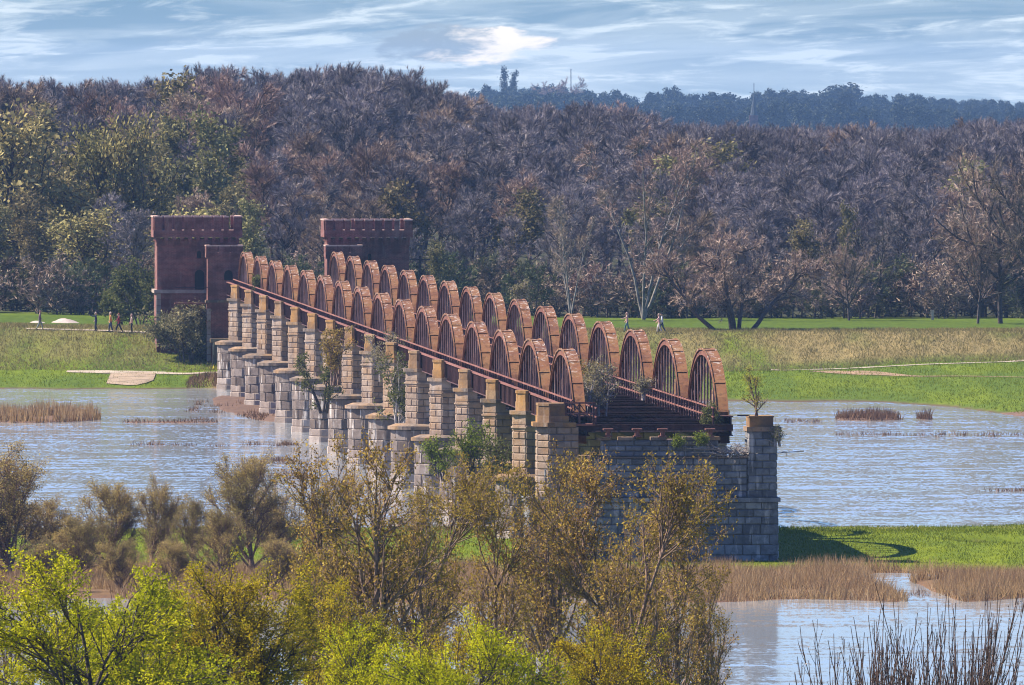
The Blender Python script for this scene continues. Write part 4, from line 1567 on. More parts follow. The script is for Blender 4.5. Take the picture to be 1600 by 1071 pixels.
def spire(px, py, Y):
    p = at(px, py, Y)
    root = empty('church_tower', (p.x, p.y, 2.0)); tag(root, 'distant church tower with slim pointed spire above the wood', 'church')
    H = p.z - 2.0
    hz = mat_plain('slate', (0.05, 0.06, 0.07))
    MB().box(-1.7, 1.7, -1.7, 1.7, 0, H * .55).build('tower_shaft', M['brick'], root)
    n = 8; r = 1.5
    v = [(r * math.cos(i * math.pi / 4), r * math.sin(i * math.pi / 4), H * .55) for i in range(n)] + [(0, 0, H)]
    MB().add(v, [(i, (i + 1) % n, n) for i in range(n)]).build('spire', hz, root)
    MB().bar((0, 0, H - .3), (0, 0, H + 4.0), .22).build('finial', M['iron'], root)


spire(1178, 146, 6300)
p = at(892, 108, 7900)
mr_ = empty('radio_mast', (p.x, p.y, 2.0)); tag(mr_, 'faint thin lattice mast above the large bare tree on the skyline', 'mast')
mb = MB()
Hm = p.z - 2
for sx, sy in ((-.5, -.5), (.5, -.5), (0, .5)): mb.bar((sx, sy, 0), (sx * .4, sy * .4, Hm), .09)
for i in range(14): mb.bar((-.5, -.5, i * Hm / 14), (.5, -.5, (i + 1) * Hm / 14), .05)
mb.build('lattice', M['iron'], mr_)

# ----- single trees on and behind the levee
x, y, z = ground_at(1145, 516, 1400)
rg = np.random.RandomState(3)
oak = empty('spreading_tree', (x, y, gz(x, y)))
tag(oak, 'broad bare brown tree with several leaning stems on the levee', 'tree')
lines = []
for (dx, lean, up) in ((-.2, -.12, 1), (.9, .06, 1), (-2.4, -.85, .75), (2.6, .95, .72), (.3, -.02, 1)):
    n = 8; P = np.zeros((1, n, 3)); d = np.array([lean, rg.normal() * .15, up]); P[0, 0] = (dx * .6, 0, -.3)
    d /= np.linalg.norm(d)
    for k in range(1, n):
        d = d + rg.normal(size=3) * .09 + np.array([0, 0, .05]); d /= np.linalg.norm(d)
        P[0, k] = P[0, k - 1] + d * 1.15
    lines.append(P)
P0 = np.concatenate(lines); R0 = np.tile(np.linspace(.24, .08, 8), (5, 1))
P1, R1 = grow(rg, P0, R0, 12, .25, 1, 48, 12, 4.4, 6, .16, .06, .11, .04)
P2, R2 = grow(rg, P1, R1, 11, .15, 1, 45, 14, 2.0, 4, .2, .06, .05, .025)
Tw, _ = grow(rg, P2, R2, 30, .1, 1, 42, 18, .75, 2, .2, .1, .02, .02)
wv, wt = join([tubes(P0, R0, 6), tubes(P1, R1, 4), tubes(P2, R2 * .7, 3)])
mobj('trunk', mesh_np('trunk', wv, wt, M['bark']), oak)
tv, tt = slivers(rg, Tw, .055)
M['tw_light'] = mat_leaf('pale_brown_twigs', [(0, (0.26, 0.18, 0.14)), (1, (0.62, 0.46, 0.37))], 0.0)  # lighter brown twigs, set apart from the wood behind
mobj('crown', mesh_np('crown', tv, tt, M['tw_light']), oak)


def lone(key, px, py, ptop, lab, wide=1.0, Yh=1600., Y=None):
    x, y, z = ground_at(px, py, 1400, Yh)
    if Y: x, y = (px - 800) / F * Y, Y
    H = HC - (ptop - YH) / F * y - gz(x, y)
    return place_tree(key, x, y, H, lab, 'tree', wide=wide)


lone('oak0', 1327, 501, 365, 'single bare tree with one straight trunk behind the levee', 1.05)
lone('oak1', 1563, 506, 235, 'tall spreading bare tree at the edge of the wood above the levee', .85)
lone('oak0', 1528, 506, 330, 'lower bare tree beside the tall spreading one above the levee', .9)
lone('oak1', 1630, 508, 250, 'bare brown tree cut by the edge of the view above the levee', .8)
lone('clump0', 1005, 500, 215, 'tall birch with several white stems at the edge of the wood', 1.0)
lone('clump0', 892, 500, 300, 'birch with pale leaning trunk at the foot of the wood', .8)
lone('olive0', 700, 505, 375, 'light yellow green budding tree beside the utility pole', .95)
lone('olive1', 1330, 498, 320, 'pale olive budding tree just behind the straight trunked one', .7)
lone('yellow0', 30, 505, 165, 'tall tree with yellow green top on the wood edge near the walkers', 1.0, Y=1590.)
lone('yellow0', 150, 503, 195, 'yellow green topped tree rising over the two purple ones near the walkers', .7, Y=1590.)
lone('yellow0', 205, 503, 178, 'yellow green topped tree directly above the walkers in dark coats', .55, Y=1590.)
lone('olive1', 350, 503, 175, 'big olive budding tree rising behind the first brick tower', 1.0, Y=1590.)
lone('olive0', 205, 505, 265, 'narrow olive tree close to the first brick tower', .8, Y=1590.)

# ------------------------------------------------------------------ bushes with leaves
def leafy(name, loc, H, W, seed, leafmat, bark, label, cat='bush', group=None, nl=(7, 9, 8), per=4, leaf=.16, dense=1.0, stems=5, spread=38):
    rg = np.random.RandomState(seed)
    ps = []; rs = []
    for i in range(stems):
        P, Rr = trunk_line(rg, H * rg.uniform(.55, .85), .05 + H * .008, 6, .16, (rg.normal() * W * .12, rg.normal() * W * .12))
        ps.append(P); rs.append(Rr)
    P0 = np.concatenate(ps); R0 = np.concatenate(rs)
    P1, R1 = grow(rg, P0, R0, nl[0], .15, 1, spread, 10, W * .75, 5, .16, .08, .05, .02)
    P2, R2 = grow(rg, P1, R1, nl[1], .15, 1, 40, 14, W * .32, 3, .2, .05, .025, .012)
    root = empty(name, loc); tag(root, label, cat, group)
    wv, wt = join([tubes(P0, R0, 5), tubes(P1, R1, 3), slivers(rg, P2, .045)])
    mobj('stems', mesh_np('stems', wv, wt, M[bark]), root)
    lv, lt = leaves(rg, P2, per, leaf, 0, .12)
    mobj('foliage', mesh_np('foliage', lv, lt, leafmat), root)
    return root


M['lf_bush'] = mat_leaf('bush_leaves', [(0, (0.07, 0.085, 0.025)), (.5, (0.13, 0.14, 0.045)), (1, (0.20, 0.19, 0.075))], .3)
M['lf_grey'] = mat_leaf('grey_brush', [(0, (0.15, 0.13, 0.07)), (.6, (0.27, 0.235, 0.12)), (1, (0.40, 0.35, 0.20))], .3)
M['lf_green'] = mat_leaf('spring_green', [(0, (0.09, 0.12, 0.015)), (.5, (0.17, 0.21, 0.03)), (1, (0.26, 0.29, 0.05))], .35)
M['lf_ygreen'] = mat_leaf('yellow_sprig', [(0, (0.24, 0.22, 0.03)), (1, (0.50, 0.44, 0.08))], .4)
M['lf_ochre'] = mat_leaf('ochre_leaves', [(0, (0.17, 0.11, 0.025)), (.5, (0.28, 0.19, 0.045)), (1, (0.38, 0.28, 0.08))], .3)

g = at(290, 520, 1446.5)
leafy('bush', (g.x, g.y, 2.0), 6.4, 4.2, 1, M['lf_grey'], 'bark', 'round grey green bush between the brick tower and its turret', nl=(9, 12, 8), per=9, leaf=.22)
g = at(262, 520, 1449)
leafy('bush', (g.x, g.y, 3.2), 3.6, 2.4, 2, M['lf_bush'], 'bark', 'small bush leaning on the foot of the first brick tower', nl=(9, 10, 8), per=8, leaf=.2)
g = at(315, 540, 1448)
leafy('bush', (g.x, g.y, 1.5), 5.0, 2.6, 3, M['lf_bush'], 'bark', 'dark bush in the hollow at the foot of the turret', nl=(8, 10, 8), per=8, leaf=.2)
g = at(218, 505, 1478)
leafy('bush', (g.x, g.y, 4.3), 6.8, 4.2, 4, M['lf_bush'], 'bark', 'olive bush against the outer side of the first brick tower', nl=(9, 12, 8), per=9, leaf=.24)
g = at(185, 505, 1490)
leafy('bush', (g.x, g.y, 4.2), 4.6, 3.6, 5, M['lf_bush'], 'bark', 'lower olive bush behind the walkers near the tower', nl=(9, 12, 8), per=9, leaf=.24)

# plants rooted on the bridge and piers
def on_bridge(px, py_base, Y, H, W, seed, mat, bark, lab, name='sapling', **kw):
    p = at(px, py_base, Y)
    return leafy(name, p, H, W, seed, M[mat], bark, lab, 'plant', **kw)


on_bridge(525, 596, 1143, 5.2, 1.7, 11, 'lf_ochre', 'barkfg', 'yellowish sapling climbing the truss joint where the farther arch row disappears', nl=(8, 9, 8), per=6, leaf=.15)
on_bridge(605, 590, 1106, 4.6, 1.9, 12, 'lf_grey', 'barkpale', 'greyish sapling leaning against the middle trusses', nl=(8, 9, 8), per=5, leaf=.14)
on_bridge(622, 668, 1090, 6.0, 2.4, 13, 'lf_bush', 'barkpale', 'green bush growing between two middle piers', name='bush', nl=(8, 10, 8), per=7, leaf=.18)
on_bridge(404, 452, 1390, 1.7, .7, 14, 'lf_bush', 'barkfg', 'little green shrub on the walkway close to the turret', per=5)
on_bridge(506, 640, 1165, 5.5, 1.6, 15, 'lf_bush', 'bark', 'slim green bush between two piers halfway along the bridge', name='bush', per=6)
on_bridge(930, 655, 927, 4.6, 2.0, 16, 'lf_grey', 'barkpale', 'tangled grey sapling with forked whitish stem on the open bridge deck', nl=(9, 11, 8), per=5, leaf=.12, stems=6)
on_bridge(918, 640, 935, 4.2, 1.5, 17, 'lf_ochre', 'barkfg', 'ochre budding sapling behind the first arch on the bridge deck', nl=(8, 9, 8), per=5, leaf=.12)
on_bridge(1003, 618, 945, 1.6, 1.0, 18, 'lf_grey', 'barkpale', 'thin shrub caught in the hangers of the second arch', per=4, leaf=.10)
on_bridge(1112, 668, 904, 2.1, .8, 19, 'lf_bush', 'barkfg', 'olive shrub at the foot of the closest truss arch', per=7, leaf=.10, stems=7)
on_bridge(1098, 688, 900, .7, .4, 20, 'lf_green', 'bark', 'tiny green tuft on the abutment wall top', name='tuft', per=6, leaf=.08)
on_bridge(1058, 690, 900, .5, .4, 21, 'lf_green', 'bark', 'small weed hanging over the middle of the abutment top', name='tuft', per=5, leaf=.08)
on_bridge(1183, 651, 900.8, 3.6, 1.3, 28, 'lf_ygreen', 'barkfg', 'little yellow green tree growing from the abutment pillar top', name='small_tree', nl=(10, 9, 8), per=8, leaf=.075, stems=2, spread=32)
on_bridge(1216, 690, 900.5, 1.2, .9, 23, 'lf_bush', 'barkpale', 'thin shrub sprouting behind the pillar over the water', per=2, leaf=.08)
on_bridge(735, 735, 965, 3.6, 1.8, 24, 'lf_green', 'bark', 'green bush wedged between the second and third pier', name='bush', per=7, leaf=.14)
on_bridge(780, 760, 940, 3.2, 1.8, 25, 'lf_bush', 'bark', 'olive bush at the foot of the first pier', name='bush', per=7, leaf=.14)
on_bridge(690, 745, 1000, 3.4, 1.6, 26, 'lf_green', 'bark', 'green bush at the foot of the third pier', name='bush', per=7, leaf=.14)
on_bridge(812, 470, 1165, 1.6, 1.3, 27, 'lf_grey', 'barkpale', 'dry grey shrub inside one arch of the farther truss row', per=5, leaf=.14)
# heap of brushwood on the ledge
rg = np.random.RandomState(8)
bh = empty('brushwood', bpos(4.4, -1.0, 6.2), TH); tag(bh, 'tangle of dead branches heaped on the abutment ledge by the pillar', 'branches')
P0 = np.zeros((60, 2, 3)); P0[:, 0] = rg.uniform((-1.5, -.6, 0), (1.4, .6, .35), (60, 3)); dd = rg.normal(size=(60, 3)) * (1, .5, .28); P0[:, 1] = P0[:, 0] + dd; P0[..., 2] = np.abs(P0[..., 2])
Pk, Rk = grow(rg, P0, np.full((60, 2), .03), 4, 0, 1, 40, 15, .8, 4, .3, 0, .02, .008)
wv, wt = join([tubes(P0, np.full((60, 2), .025), 4), tubes(Pk, Rk, 3)])
mobj('twigs', mesh_np('twigs', wv, wt, M['barkpale']), bh)

# ------------------------------------------------------------------ trees in front
def fg_tree(seed, H, W, leafmat, bark, per, leaf, n1, n2, n3, ang=30, hang=.4, vis=.35, up=.10, l2=2.4, l3=.95, sprd=.08):
    rg = np.random.RandomState(seed)
    P0, R0 = trunk_line(rg, H * .9, .20, 10, .05)
    P1, R1 = grow(rg, P0, R0, n1, vis, .95, ang, 8, W * 1.5, 7, .09, up, .085, .02, lambda t: 1.15 - .75 * t)
    P2, R2 = grow(rg, P1, R1, n2, .15, 1, 32, 10, l2, 5, .12, up * .8, .035, .010)
    P3, R3 = grow(rg, P2, R2, n3, .1, 1, 35, 14, l3, 3, .16, up * .4, .018, .007)
    wood = join([tubes(P0, R0, 7), tubes(P1, R1, 5), tubes(P2, R2, 4), tubes(P3, R3, 3)])
    lv = leaves(rg, P3, per, leaf, hang, sprd)
    return mesh_np('trunk', *wood, M[bark]), mesh_np('foliage', *lv, leafmat)


M['fgbrown'] = mat_leaf('catkin_leaves', [(0, (0.16, 0.09, 0.025)), (.4, (0.31, 0.185, 0.045)), (.8, (0.48, 0.31, 0.07)), (1, (0.62, 0.45, 0.12))], .45, patch=(.25, (0.25, 0.21, 0.03), .45))
M['fgyellow'] = mat_leaf('yellow_green_leaves', [(0, (0.26, 0.25, 0.006)), (.5, (0.50, 0.47, 0.012)), (1, (0.68, 0.62, 0.03))], .45, patch=(.5, (0.26, 0.30, 0.01), .5))
M['fggold'] = mat_leaf('golden_leaves', [(0, (0.28, 0.19, 0.012)), (.5, (0.48, 0.35, 0.02)), (1, (0.62, 0.50, 0.035))], .42, patch=(.5, (0.24, 0.25, 0.01), .5))
M['willow'] = mat_leaf('willow_buds', [(0, (0.26, 0.19, 0.06)), (.5, (0.46, 0.34, 0.11)), (1, (0.60, 0.47, 0.19))], .5, patch=(.2, (0.17, 0.16, 0.06), .6))

brown = [fg_tree(200 + i, 16.5, 3.4, M['fgbrown'], 'barkfg', 9, .11, 22, 7, 6, ang=30, up=.13) for i in range(4)]
yel = [fg_tree(300 + i, 14.0, 3.2, M['fgyellow'], 'bark', 34, .08, 26, 9, 8, ang=42, hang=0, up=.04, sprd=.07) for i in range(2)]
gold = [fg_tree(310 + i, 14.0, 3.0, M['fggold'], 'bark', 34, .075, 26, 9, 8, ang=40, hang=0, up=.05, sprd=.07) for i in range(2)]
wil = [fg_tree(320 + i, 7.0, 2.9, M['willow'], 'barkfg', 15, .09, 28, 9, 7, ang=42, hang=0, vis=.10, up=.11, l2=1.9, l3=1.1, sprd=.10) for i in range(3)]


def put_fg(ms, H0, px, py, Y, wide, lab, cat='tree', name='tree', rz=0., group=None, ground=None):
    p = at(px, py, Y)
    z = gz(p.x, p.y) if ground is None else ground
    H0 = max(v.co.z for v in ms[0].vertices)
    s = (p.z - z) / H0 * 1.02
    root = empty(name, (p.x, p.y, z), rz)
    root.scale = (s * wide, s * wide, s)
    tag(root, lab, cat, group)
    mobj('trunk', ms[0], root); mobj('foliage', ms[1], root)
    return root


BR = [(530, 735, 640, .95, 'brown tree deep in the thicket between the two slim ones'),
      (660, 775, 640, 1.0, 'brown tree deep in the thicket below the pier row'),
      (820, 770, 640, 1.0, 'brown tree deep in the thicket under the closest pier'),
      (970, 790, 640, 1.0, 'brown tree deep in the thicket at the abutment foot'),
      (1040, 830, 650, .9, 'brown tree deep in the thicket beside the reeds'),
      (497, 688, 540, 1.0, 'slim brown budding tree whose tip covers the middle pier feet'),
      (556, 682, 500, 1.1, 'tall brown budding tree just past the middle pier feet'),
      (622, 712, 520, 1.0, 'brown budding tree in front of the piers, left of the bare gap'),
      (700, 752, 560, .9, 'shorter brown tree in the dip of the thicket below the piers'),
      (775, 735, 510, 1.0, 'brown budding tree hiding the feet of the closest piers'),
      (868, 700, 530, 1.0, 'brown olive tree reaching the ochre pillar of the abutment'),
      (930, 712, 490, 1.05, 'brown tree with pale forked branches before the abutment wall'),
      (1000, 708, 520, 1.1, 'tall brown tree covering the middle of the abutment wall'),
      (1062, 765, 505, .9, 'brown tree before the darkest part of the abutment wall'),
      (1120, 880, 520, .8, 'low thin brown tree beside the dark reflection in the water'),
      (450, 760, 590, .9, 'thin brown tree at the start of the thicket beside the willows'),
      (20, 880, 600, .9, 'thin brown twiggy tree over the reddish reed bank')]
for i, (px, py, Y, w, lab) in enumerate(BR):
    put_fg(brown[i % 4], 16.5, px, py, Y, w, lab, rz=i * 1.7)
for i, (ms, px, py, Y, w, lab) in enumerate((
        (yel[0], 195, 868, 430, 1.25, 'bright yellow green leafy tree with dark forked trunk'),
        (yel[1], 285, 892, 455, 1.1, 'yellow green tree merging with the golden one beside it'),
        (yel[1], 95, 945, 440, 1.1, 'lower yellow green tree at the edge of the leafy clump'),
        (gold[0], 395, 872, 440, 1.15, 'golden yellow leafy tree bending to one side'),
        (gold[1], 455, 885, 470, .9, 'smaller golden tree behind the bending one'),
        (yel[0], 560, 985, 420, 1.0, 'low yellow green treetop next to a gap showing water'),
        (gold[1], 735, 955, 430, 1.0, 'olive gold treetop in the middle of the lower thicket'),
        (yel[1], 800, 962, 415, 1.0, 'yellow green treetop below the brown thicket'),
        (gold[0], 905, 968, 425, 1.0, 'golden green treetop closest to the dark reflection'),
        (yel[0], 20, 1030, 430, .9, 'small yellow green treetop in the lower corner'))):
    put_fg(ms, 14.0, px, py, Y, w, lab, rz=i * 2.1 + .5)
for i, (px, py, Y, w, lab) in enumerate((
        (15, 688, 868, 1.25, 'large willow with arching dark branches at the edge of the view over the water'),
        (75, 770, 880, 1.2, 'low spreading willow beside the large arching one'),
        (165, 748, 875, 1.1, 'round willow in the middle of the bank row'),
        (235, 738, 882, .9, 'willow with bare upright tips in the bank row'),
        (300, 772, 870, .9, 'small willow with a dead top in the bank row'),
        (395, 702, 874, 1.0, 'tall willow with a single raised tip near the thicket'),
        (440, 745, 888, 1.0, 'willow half hidden by the brown thicket'),
        (120, 800, 862, 1.2, 'lowest willow standing before the bank row'),
        (345, 790, 860, 1.1, 'olive willow bush filling the end of the bank row'),
        (60, 835, 850, 1.3, 'low brown willow scrub growing out of the reeds'),
        (190, 838, 848, 1.3, 'low willow scrub before the round willow'),
        (265, 842, 850, 1.3, 'low willow scrub in the reeds between two willows'),
        (430, 832, 848, 1.3, 'low willow scrub joining the bank row and the thicket'),
        (-25, 740, 890, 1.2, 'willow cut off by the edge of the view'))):
    put_fg(wil[i % 3], 7.0, px, py, Y, w, lab, rz=i * 1.3, name='willow')

# bare upright shoots at the lower corner
def shoots(px, py, Y, seed, lab):
    rg = np.random.RandomState(seed)
    p = at(px, py, Y)
    z0 = gz(p.x, p.y); H = p.z - z0
    P0, R0 = trunk_line(rg, H * .72, .16, 8, .04)
    P1, R1 = grow(rg, P0, R0, 12, .6, 1, 40, 10, 1.8, 5, .1, .18, .06, .03)
    P2, R2 = grow(rg, P1, R1, 8, .2, 1, 27, 10, H * .28, 7, .06, .35, .017, .008, lambda t: 1.0 - .15 * t)
    P3, R3 = grow(rg, P2, R2, 5, .2, .9, 24, 8, .8, 4, .06, .25, .011, .006)
    root = empty('pollard', (p.x, p.y, z0)); tag(root, lab, 'tree')
    wv, wt = join([tubes(P0, R0, 7), tubes(P1, R1, 5)])
    mobj('trunk', mesh_np('trunk', wv, wt, M['barkfg']), root)
    wv, wt = join([tubes(P2, R2, 4), tubes(P3, R3, 3)])
    mobj('shoots', mesh_np('shoots', wv, wt, M['shoot']), root)
    b = leaves(rg, P3, 2, .045, -.5, .01)
    mobj('buds', mesh_np('buds', *b, M['tw_brown']), root)


M['shoot'] = mat_plain('reddish_shoots', (0.10, 0.06, 0.05), .85, .4, 5.0)
for i, (px, py, Y, lab) in enumerate(((1365, 955, 400, 'bare pollard with thin reddish shoots at the end of the corner row'), (1435, 940, 405, 'bare pollard with dense upright shoots second in the corner row'),
                                      (1500, 932, 398, 'bare pollard with upright shoots in the middle of the corner row'), (1560, 915, 402, 'bare pollard with the tallest dark shoot in the corner'),
                                      (1610, 920, 396, 'bare pollard cut by the corner of the view'), (1318, 1005, 408, 'lowest bare pollard with few short shoots'))):
    shoots(px, py, Y, 60 + i, lab)

# ------------------------------------------------------------------ reeds and grass
def blades(name, XY, h, w, mat, lean=.18, seed=1):
    rg = np.random.RandomState(seed)
    n = len(XY)
    z = height(XY[:, 0], XY[:, 1])
    base = np.stack([XY[:, 0], XY[:, 1], np.maximum(z, -.05) - .03], -1)
    hh = h * rg.uniform(.4, 1.25, n) * (.45 + 1.1 * fbm(XY[:, 0] * .7, XY[:, 1] * .12))
    tip = base + np.stack([rg.normal(size=n) * lean * hh, rg.normal(size=n) * lean * hh, hh], -1)
    a = rg.uniform(0, np.pi, n)
    s = np.stack([np.cos(a), np.sin(a), 0 * a], -1) * w / 2
    V = np.stack([base - s, base + s, tip], 1).reshape(-1, 3)
    o = mobj(name, mesh_np(name, V, np.arange(n * 3).reshape(-1, 3), mat))
    return tag(o, kind='stuff')


M['reed'] = mat_leaf('dry_reeds', [(0, (0.17, 0.095, 0.05)), (.5, (0.33, 0.21, 0.115)), (1, (0.50, 0.36, 0.21))], .3, patch=(.5, (0.36, 0.24, 0.11), .6))
M['reeddark'] = mat_leaf('dark_reeds', [(0, (0.09, 0.05, 0.035)), (.6, (0.19, 0.11, 0.07)), (1, (0.30, 0.19, 0.12))], .2)
M['blade'] = mat_leaf('grass_blades', [(0, (0.07, 0.10, 0.010)), (.5, (0.15, 0.185, 0.014)), (1, (0.24, 0.26, 0.025))], .35)
M['bladedry'] = mat_leaf('dry_grass_blades', [(0, (0.13, 0.12, 0.04)), (.5, (0.24, 0.20, 0.08)), (1, (0.35, 0.29, 0.13))], .25)
rg = np.random.RandomState(12)


def scatter(n, x0, x1, y0, y1, ok):
    X = rg.uniform(x0, x1, n); Y = rg.uniform(y0, y1, n)
    k = ok(X, Y, height(X, Y))
    return np.stack([X[k], Y[k]], -1)


blades('reeds', scatter(150000, -36, 40, 838, 892, lambda X, Y, Z: (Z > -.02) & (Z < .3) & (fbm(X * .35, Y * .06) > .3 + .4 * ss(876, 892, Y))), 0.78, .045, M['reed'], .32, 2)
blades('reeds', scatter(9000, 24, 36, 1276, 1296, lambda X, Y, Z: Z > .0), .75, .07, M['reeddark'], .3, 13)
blades('reeds', scatter(3500, -32, -20, 1262, 1304, lambda X, Y, Z: Z > -.02), .35, .07, M['reeddark'], .4, 14)
blades('reeds', scatter(20000, -49, -32, 1262, 1304, lambda X, Y, Z: (Z > .0) & (fbm(X * .5, Y * .1) > .42)), 1.0, .07, M['reed'], .15, 3)
blades('grass', scatter(120000, -36, 42, 885, 985, lambda X, Y, Z: (Z > .06)), .17, .05, M['blade'], .4, 4)
blades('grass', scatter(90000, -52, 52, 1300, 1442, lambda X, Y, Z: (Z > .10)), .20, .07, M['blade'], .4, 5)
blades('dry_grass', scatter(110000, -52, 52, 1440, 1476, lambda X, Y, Z: (Z > .10)), .28, .07, M['bladedry'], .4, 6)
blades('bank_reeds', scatter(12000, -29, -17, 1388, 1428, lambda X, Y, Z: (Z > .03)), .5, .07, M['reeddark'], .4, 7)
# low tufts standing out of the flood
def tufts():
    L = []
    for (px0, px1, py, n, sy) in ((1305, 1600, 681, 16, 1.2), (1215, 1300, 659, 8, 1), (190, 470, 696, 18, 1.0), (380, 470, 722, 12, 3), (420, 480, 745, 8, 3), (1000, 1000, 900, 0, 1), (1400, 1480, 930, 6, 3), (1540, 1600, 768, 5, 1), (300, 480, 640, 16, 8)):
        for i in range(n):
            px = rg.uniform(px0, px1); x, y, z = ground_at(px, py + rg.normal() * sy, 830)
            m = rg.randint(12, 50); r = rg.uniform(.15, .7)
            L.append(np.stack([x + rg.normal(size=m) * r, y + rg.normal(size=m) * r * 1.5], -1))
    return np.concatenate(L)


tf = tufts()
tfo = blades('flooded_tufts', tf, .42, .06, M['reeddark'], .4, 9)

# bank edge flowers
M['flower'] = mat_plain('yellow_flowers', (0.55, 0.42, 0.03))
fl = scatter(700, -27.5, -20.5, 1440, 1451, lambda X, Y, Z: fbm(X * .8, Y * .3) > .45)
b = blades('yellow_flowers', fl, .3, .22, M['flower'], .2, 10)

# ------------------------------------------------------------------ small things
# white sand heap on the levee
def heap(px0, px1, py, hpx, seed, label):
    xc, yc, zc = ground_at((px0 + px1) / 2, py, 1400)
    yc += 4
    Wm = (px1 - px0) / F * yc
    Hm = hpx / F * yc
    n = 18
    V = []
    for j in range(n):
        for i in range(n * 2):
            u = i / (2 * n - 1) * 2 - 1; v = j / (n - 1) * 2 - 1
            r = math.sqrt(u * u + v * v)
            h = max(0, 1 - r) ** .8 * Hm * (0.75 + .6 * float(vn(u * 3 + seed, v * 3 + 9)))
            V.append((u * Wm / 2, v * 2.2, h - .1))
    i = np.arange(n * n * 2).reshape(n, n * 2)
    Q = np.stack([i[:-1, :-1], i[:-1, 1:], i[1:, 1:], i[1:, :-1]], -1).reshape(-1, 4)
    o = mobj('sand_heap', mesh_np('sand_heap', V, Q, M['sandheap'], True), None, (xc, yc, gz(xc, yc)))
    tag(o, label, 'heap')


M['sandheap'] = mat_plain('pale_sand', (0.46, 0.37, 0.32), .95, .12, 2.0)
heap(74, 124, 506, 8, 3, 'long low heap of pale sand on the levee behind the walkers')
heap(40, 72, 506, 5, 6, 'small heap of pale sand behind the lone walker')
# utility pole
p = at(656, 400, 1500)
up_ = empty('utility_pole', (p.x, p.y, 3.8)); tag(up_, 'dark pole with crossbar behind the towers and arches', 'pole')
hp = p.z - 3.8
MB().bar((0, 0, 0), (0, 0, hp), .22).build('post', M['iron'], up_)
MB().bar((-.98, 0, hp - .35), (.98, 0, hp - .35), .14).build('crossbar', M['iron'], up_)
x, y, z = ground_at(1457, 500, 1400)
wp = MB().box(-.14, .14, -.14, .14, 0, .85).box(-.17, .17, -.17, .17, .852, .95).build('marker_post', M['sandheap'])
wp.location = (x, y, gz(x, y)); tag(wp, 'small white marker post in the grass before the wood', 'post')

# ------------------------------------------------------------------ people
def person(px, py, label, h, facing, pose, top, legs, hair, skin=(0.5, 0.33, 0.25), arm=(0, 0), carry=None):
    """facing: -1 walks to the left, +1 to the right"""
    x, y, z = ground_at(px, py, 1400)
    root = empty('person', (x, y, gz(x, y)), 0); tag(root, label, 'person')
    k = h / 1.75
    stride = pose
    V = []; E = []; Rd = []

    def v(p, r, par=None):
        V.append((p[0] * k * (facing or 1), p[1] * k, p[2] * k)); Rd.append(r * k)
        if par is not None: E.append((par, len(V) - 1))
        return len(V) - 1
    pel = v((0, 0, .95), .15)
    wa = v((0, 0, 1.10), .14, pel); ch = v((.02, 0, 1.32), .17, wa); nk = v((.03, 0, 1.48), .065, ch)
    h0 = v((.04, 0, 1.57), .085, nk); h1 = v((.05, 0, 1.66), .105, h0); h2 = v((.04, 0, 1.73), .07, h1)
    for s in (-1, 1):
        st = stride * s
        hp = v((0, .10 * s, .90), .105, pel)
        kn = v((st * .55 + .05, .11 * s, .50), .075, hp)
        an = v((st * 1.0 - (.06 if st < 0 else 0), .11 * s, .09), .05, kn)
        v((st * 1.0 + .15, .11 * s, .045), .045, an)
        sh = v((.02, .20 * s, 1.40), .065, ch)
        a0 = arm[0 if s < 0 else 1]
        el = v((.02 + math.sin(a0) * .28, .26 * s, 1.40 - math.cos(a0) * .28), .05, sh)
        a1 = a0 + .45
        wr = v((V[el][0] / k * (facing or 1) + math.sin(a1) * .25, .26 * s, V[el][2] / k - math.cos(a1) * .25), .035, el)
        v((V[wr][0] / k * (facing or 1) + math.sin(a1) * .09, .26 * s, V[wr][2] / k - math.cos(a1) * .09), .038, wr)
    me = bpy.data.meshes.new('body'); me.from_pydata(V, E, [])
    o = mobj('body', me, root)
    o.modifiers.new('skin', 'SKIN')
    for i, sv in enumerate(me.skin_vertices[0].data):
        sv.radius = (Rd[i], Rd[i]); sv.use_root = (i == 0)
    o.modifiers.new('sub', 'SUBSURF').levels = 1
    dg = bpy.context.evaluated_depsgraph_get()
    m2 = bpy.data.meshes.new_from_object(o.evaluated_get(dg))
    o.modifiers.clear(); o.data = m2
    m2.materials.clear()
    for nm, c in (('top', top), ('legs', legs), ('skin', skin), ('shoes', (0.05, .04, .04))):
        m2.materials.append(mat_plain('cloth_' + nm, c, .9, .15, 8.0))
    hands = [Vector(V[i]) for i in range(len(V)) if False]
    for p_ in m2.polygons:
        c = p_.center / k
        if c.z > 1.50: p_.material_index = 2
        elif c.z > .90 or (c.z > .80 and abs(c.y) < .16): p_.material_index = 0
        elif c.z > .12: p_.material_index = 1
        else: p_.material_index = 3
        if abs(c.y) > .215 and c.z < 1.02: p_.material_index = 2
        p_.use_smooth = True
    rgp = np.random.RandomState(int(px))
    # hair: a cap of the head's upper back
    bm = bmesh.new(); bmesh.ops.create_uvsphere(bm, u_segments=10, v_segments=7, radius=.118 * k)
    bmesh.ops.delete(bm, geom=[q for q in bm.verts if q.co.z < -.05 * k or (q.co.x * (facing or 1) > .07 * k and q.co.z < .05 * k)], context='VERTS')
    hm_ = bpy.data.meshes.new('hair'); bm.to_mesh(hm_); bm.free()
    hm_.materials.append(mat_plain('hair', hair, .8, .2, 10))
    mobj('hair', hm_, root, (.035 * k * (facing or 1), 0, 1.68 * k))
    if carry:
        bm = MB(); bm.box(-.16, .16, -.10, .10, -.02, .45)
        q = bm.build('backpack', mat_plain('bag', carry), root); q.location = (-.22 * (facing or 1) * k, 0, .98 * k)
    return root


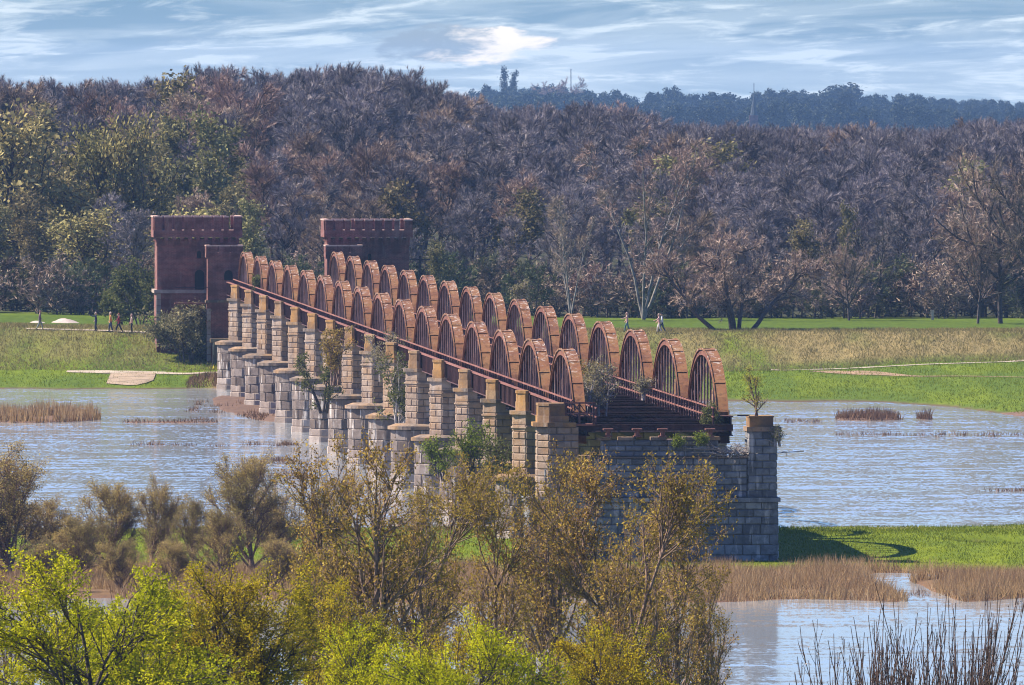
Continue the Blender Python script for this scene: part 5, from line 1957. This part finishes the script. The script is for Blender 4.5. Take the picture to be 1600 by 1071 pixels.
person(62, 516.5, 'walker in purple jacket and light grey trousers alone on the levee path', 1.74, 1, .26, (0.14, 0.07, 0.12), (0.24, 0.27, 0.25), (0.25, 0.12, 0.10), arm=(.2, -.1))
person(150, 518.5, 'person in dark blue coat with pale hair standing before the strollers', 1.74, -1, .05, (0.035, 0.04, 0.11), (0.02, 0.025, 0.06), (0.5, 0.4, 0.36), arm=(1.5, .1))
person(173, 520, 'walker in orange jacket and blue trousers with pale cap', 1.82, -1, .16, (0.62, 0.30, 0.12), (0.03, 0.04, 0.11), (0.75, 0.6, 0.5), arm=(.1, -.1))
person(186, 521, 'walker in dark red jacket striding close behind the orange one', 1.78, -1, .30, (0.24, 0.035, 0.045), (0.02, 0.02, 0.045), (0.25, 0.09, 0.07), arm=(.5, -.1))
person(206, 520.5, 'person in pinkish white top and black trousers next to the tower', 1.70, -1, .02, (0.66, 0.48, 0.42), (0.012, 0.012, 0.03), (0.55, 0.38, 0.34), arm=(.2, .1))
person(980, 520, 'walker in rosy sweater with one arm stretched forward above the arches', 1.80, -1, .22, (0.62, 0.38, 0.33), (0.07, 0.15, 0.17), (0.5, 0.3, 0.26), arm=(1.0, .2))
person(1030, 520.5, 'walker in white trousers and pale pink top beside the dark haired one', 1.74, -1, .18, (0.58, 0.34, 0.32), (0.70, 0.62, 0.60), (0.6, 0.4, 0.33), arm=(.8, .3))
person(1034.5, 520.5, 'walker in long white coat with dark hair and dark trousers', 1.80, -1, .28, (0.78, 0.76, 0.74), (0.03, 0.05, 0.09), (0.02, 0.02, 0.03), arm=(.1, -.3))

# ------------------------------------------------------------------ haze
def haze():
    o = MB().box(-9800, 9800, -400, 9700, -3.0, 46.0).build('haze', None)
    m = bpy.data.materials.new('thin_haze'); m.use_nodes = True
    nt = m.node_tree; nt.nodes.clear()
    out = nt.nodes.new('ShaderNodeOutputMaterial')
    v = nt.nodes.new('ShaderNodeVolumePrincipled')
    v.inputs['Color'].default_value = (0.34, 0.58, 1.0, 1)
    v.inputs['Density'].default_value = 3.7e-5
    v.inputs['Anisotropy'].default_value = 0.0
    nt.links.new(v.outputs[0], out.inputs['Volume'])
    o.data.materials.append(m)
    m.cycles.homogeneous_volume = True
    tag(o, kind='stuff')


haze()
print('forest trees', count, 'objects', len(bpy.data.objects), 'tris', sum(len(m.polygons) for m in bpy.data.meshes))
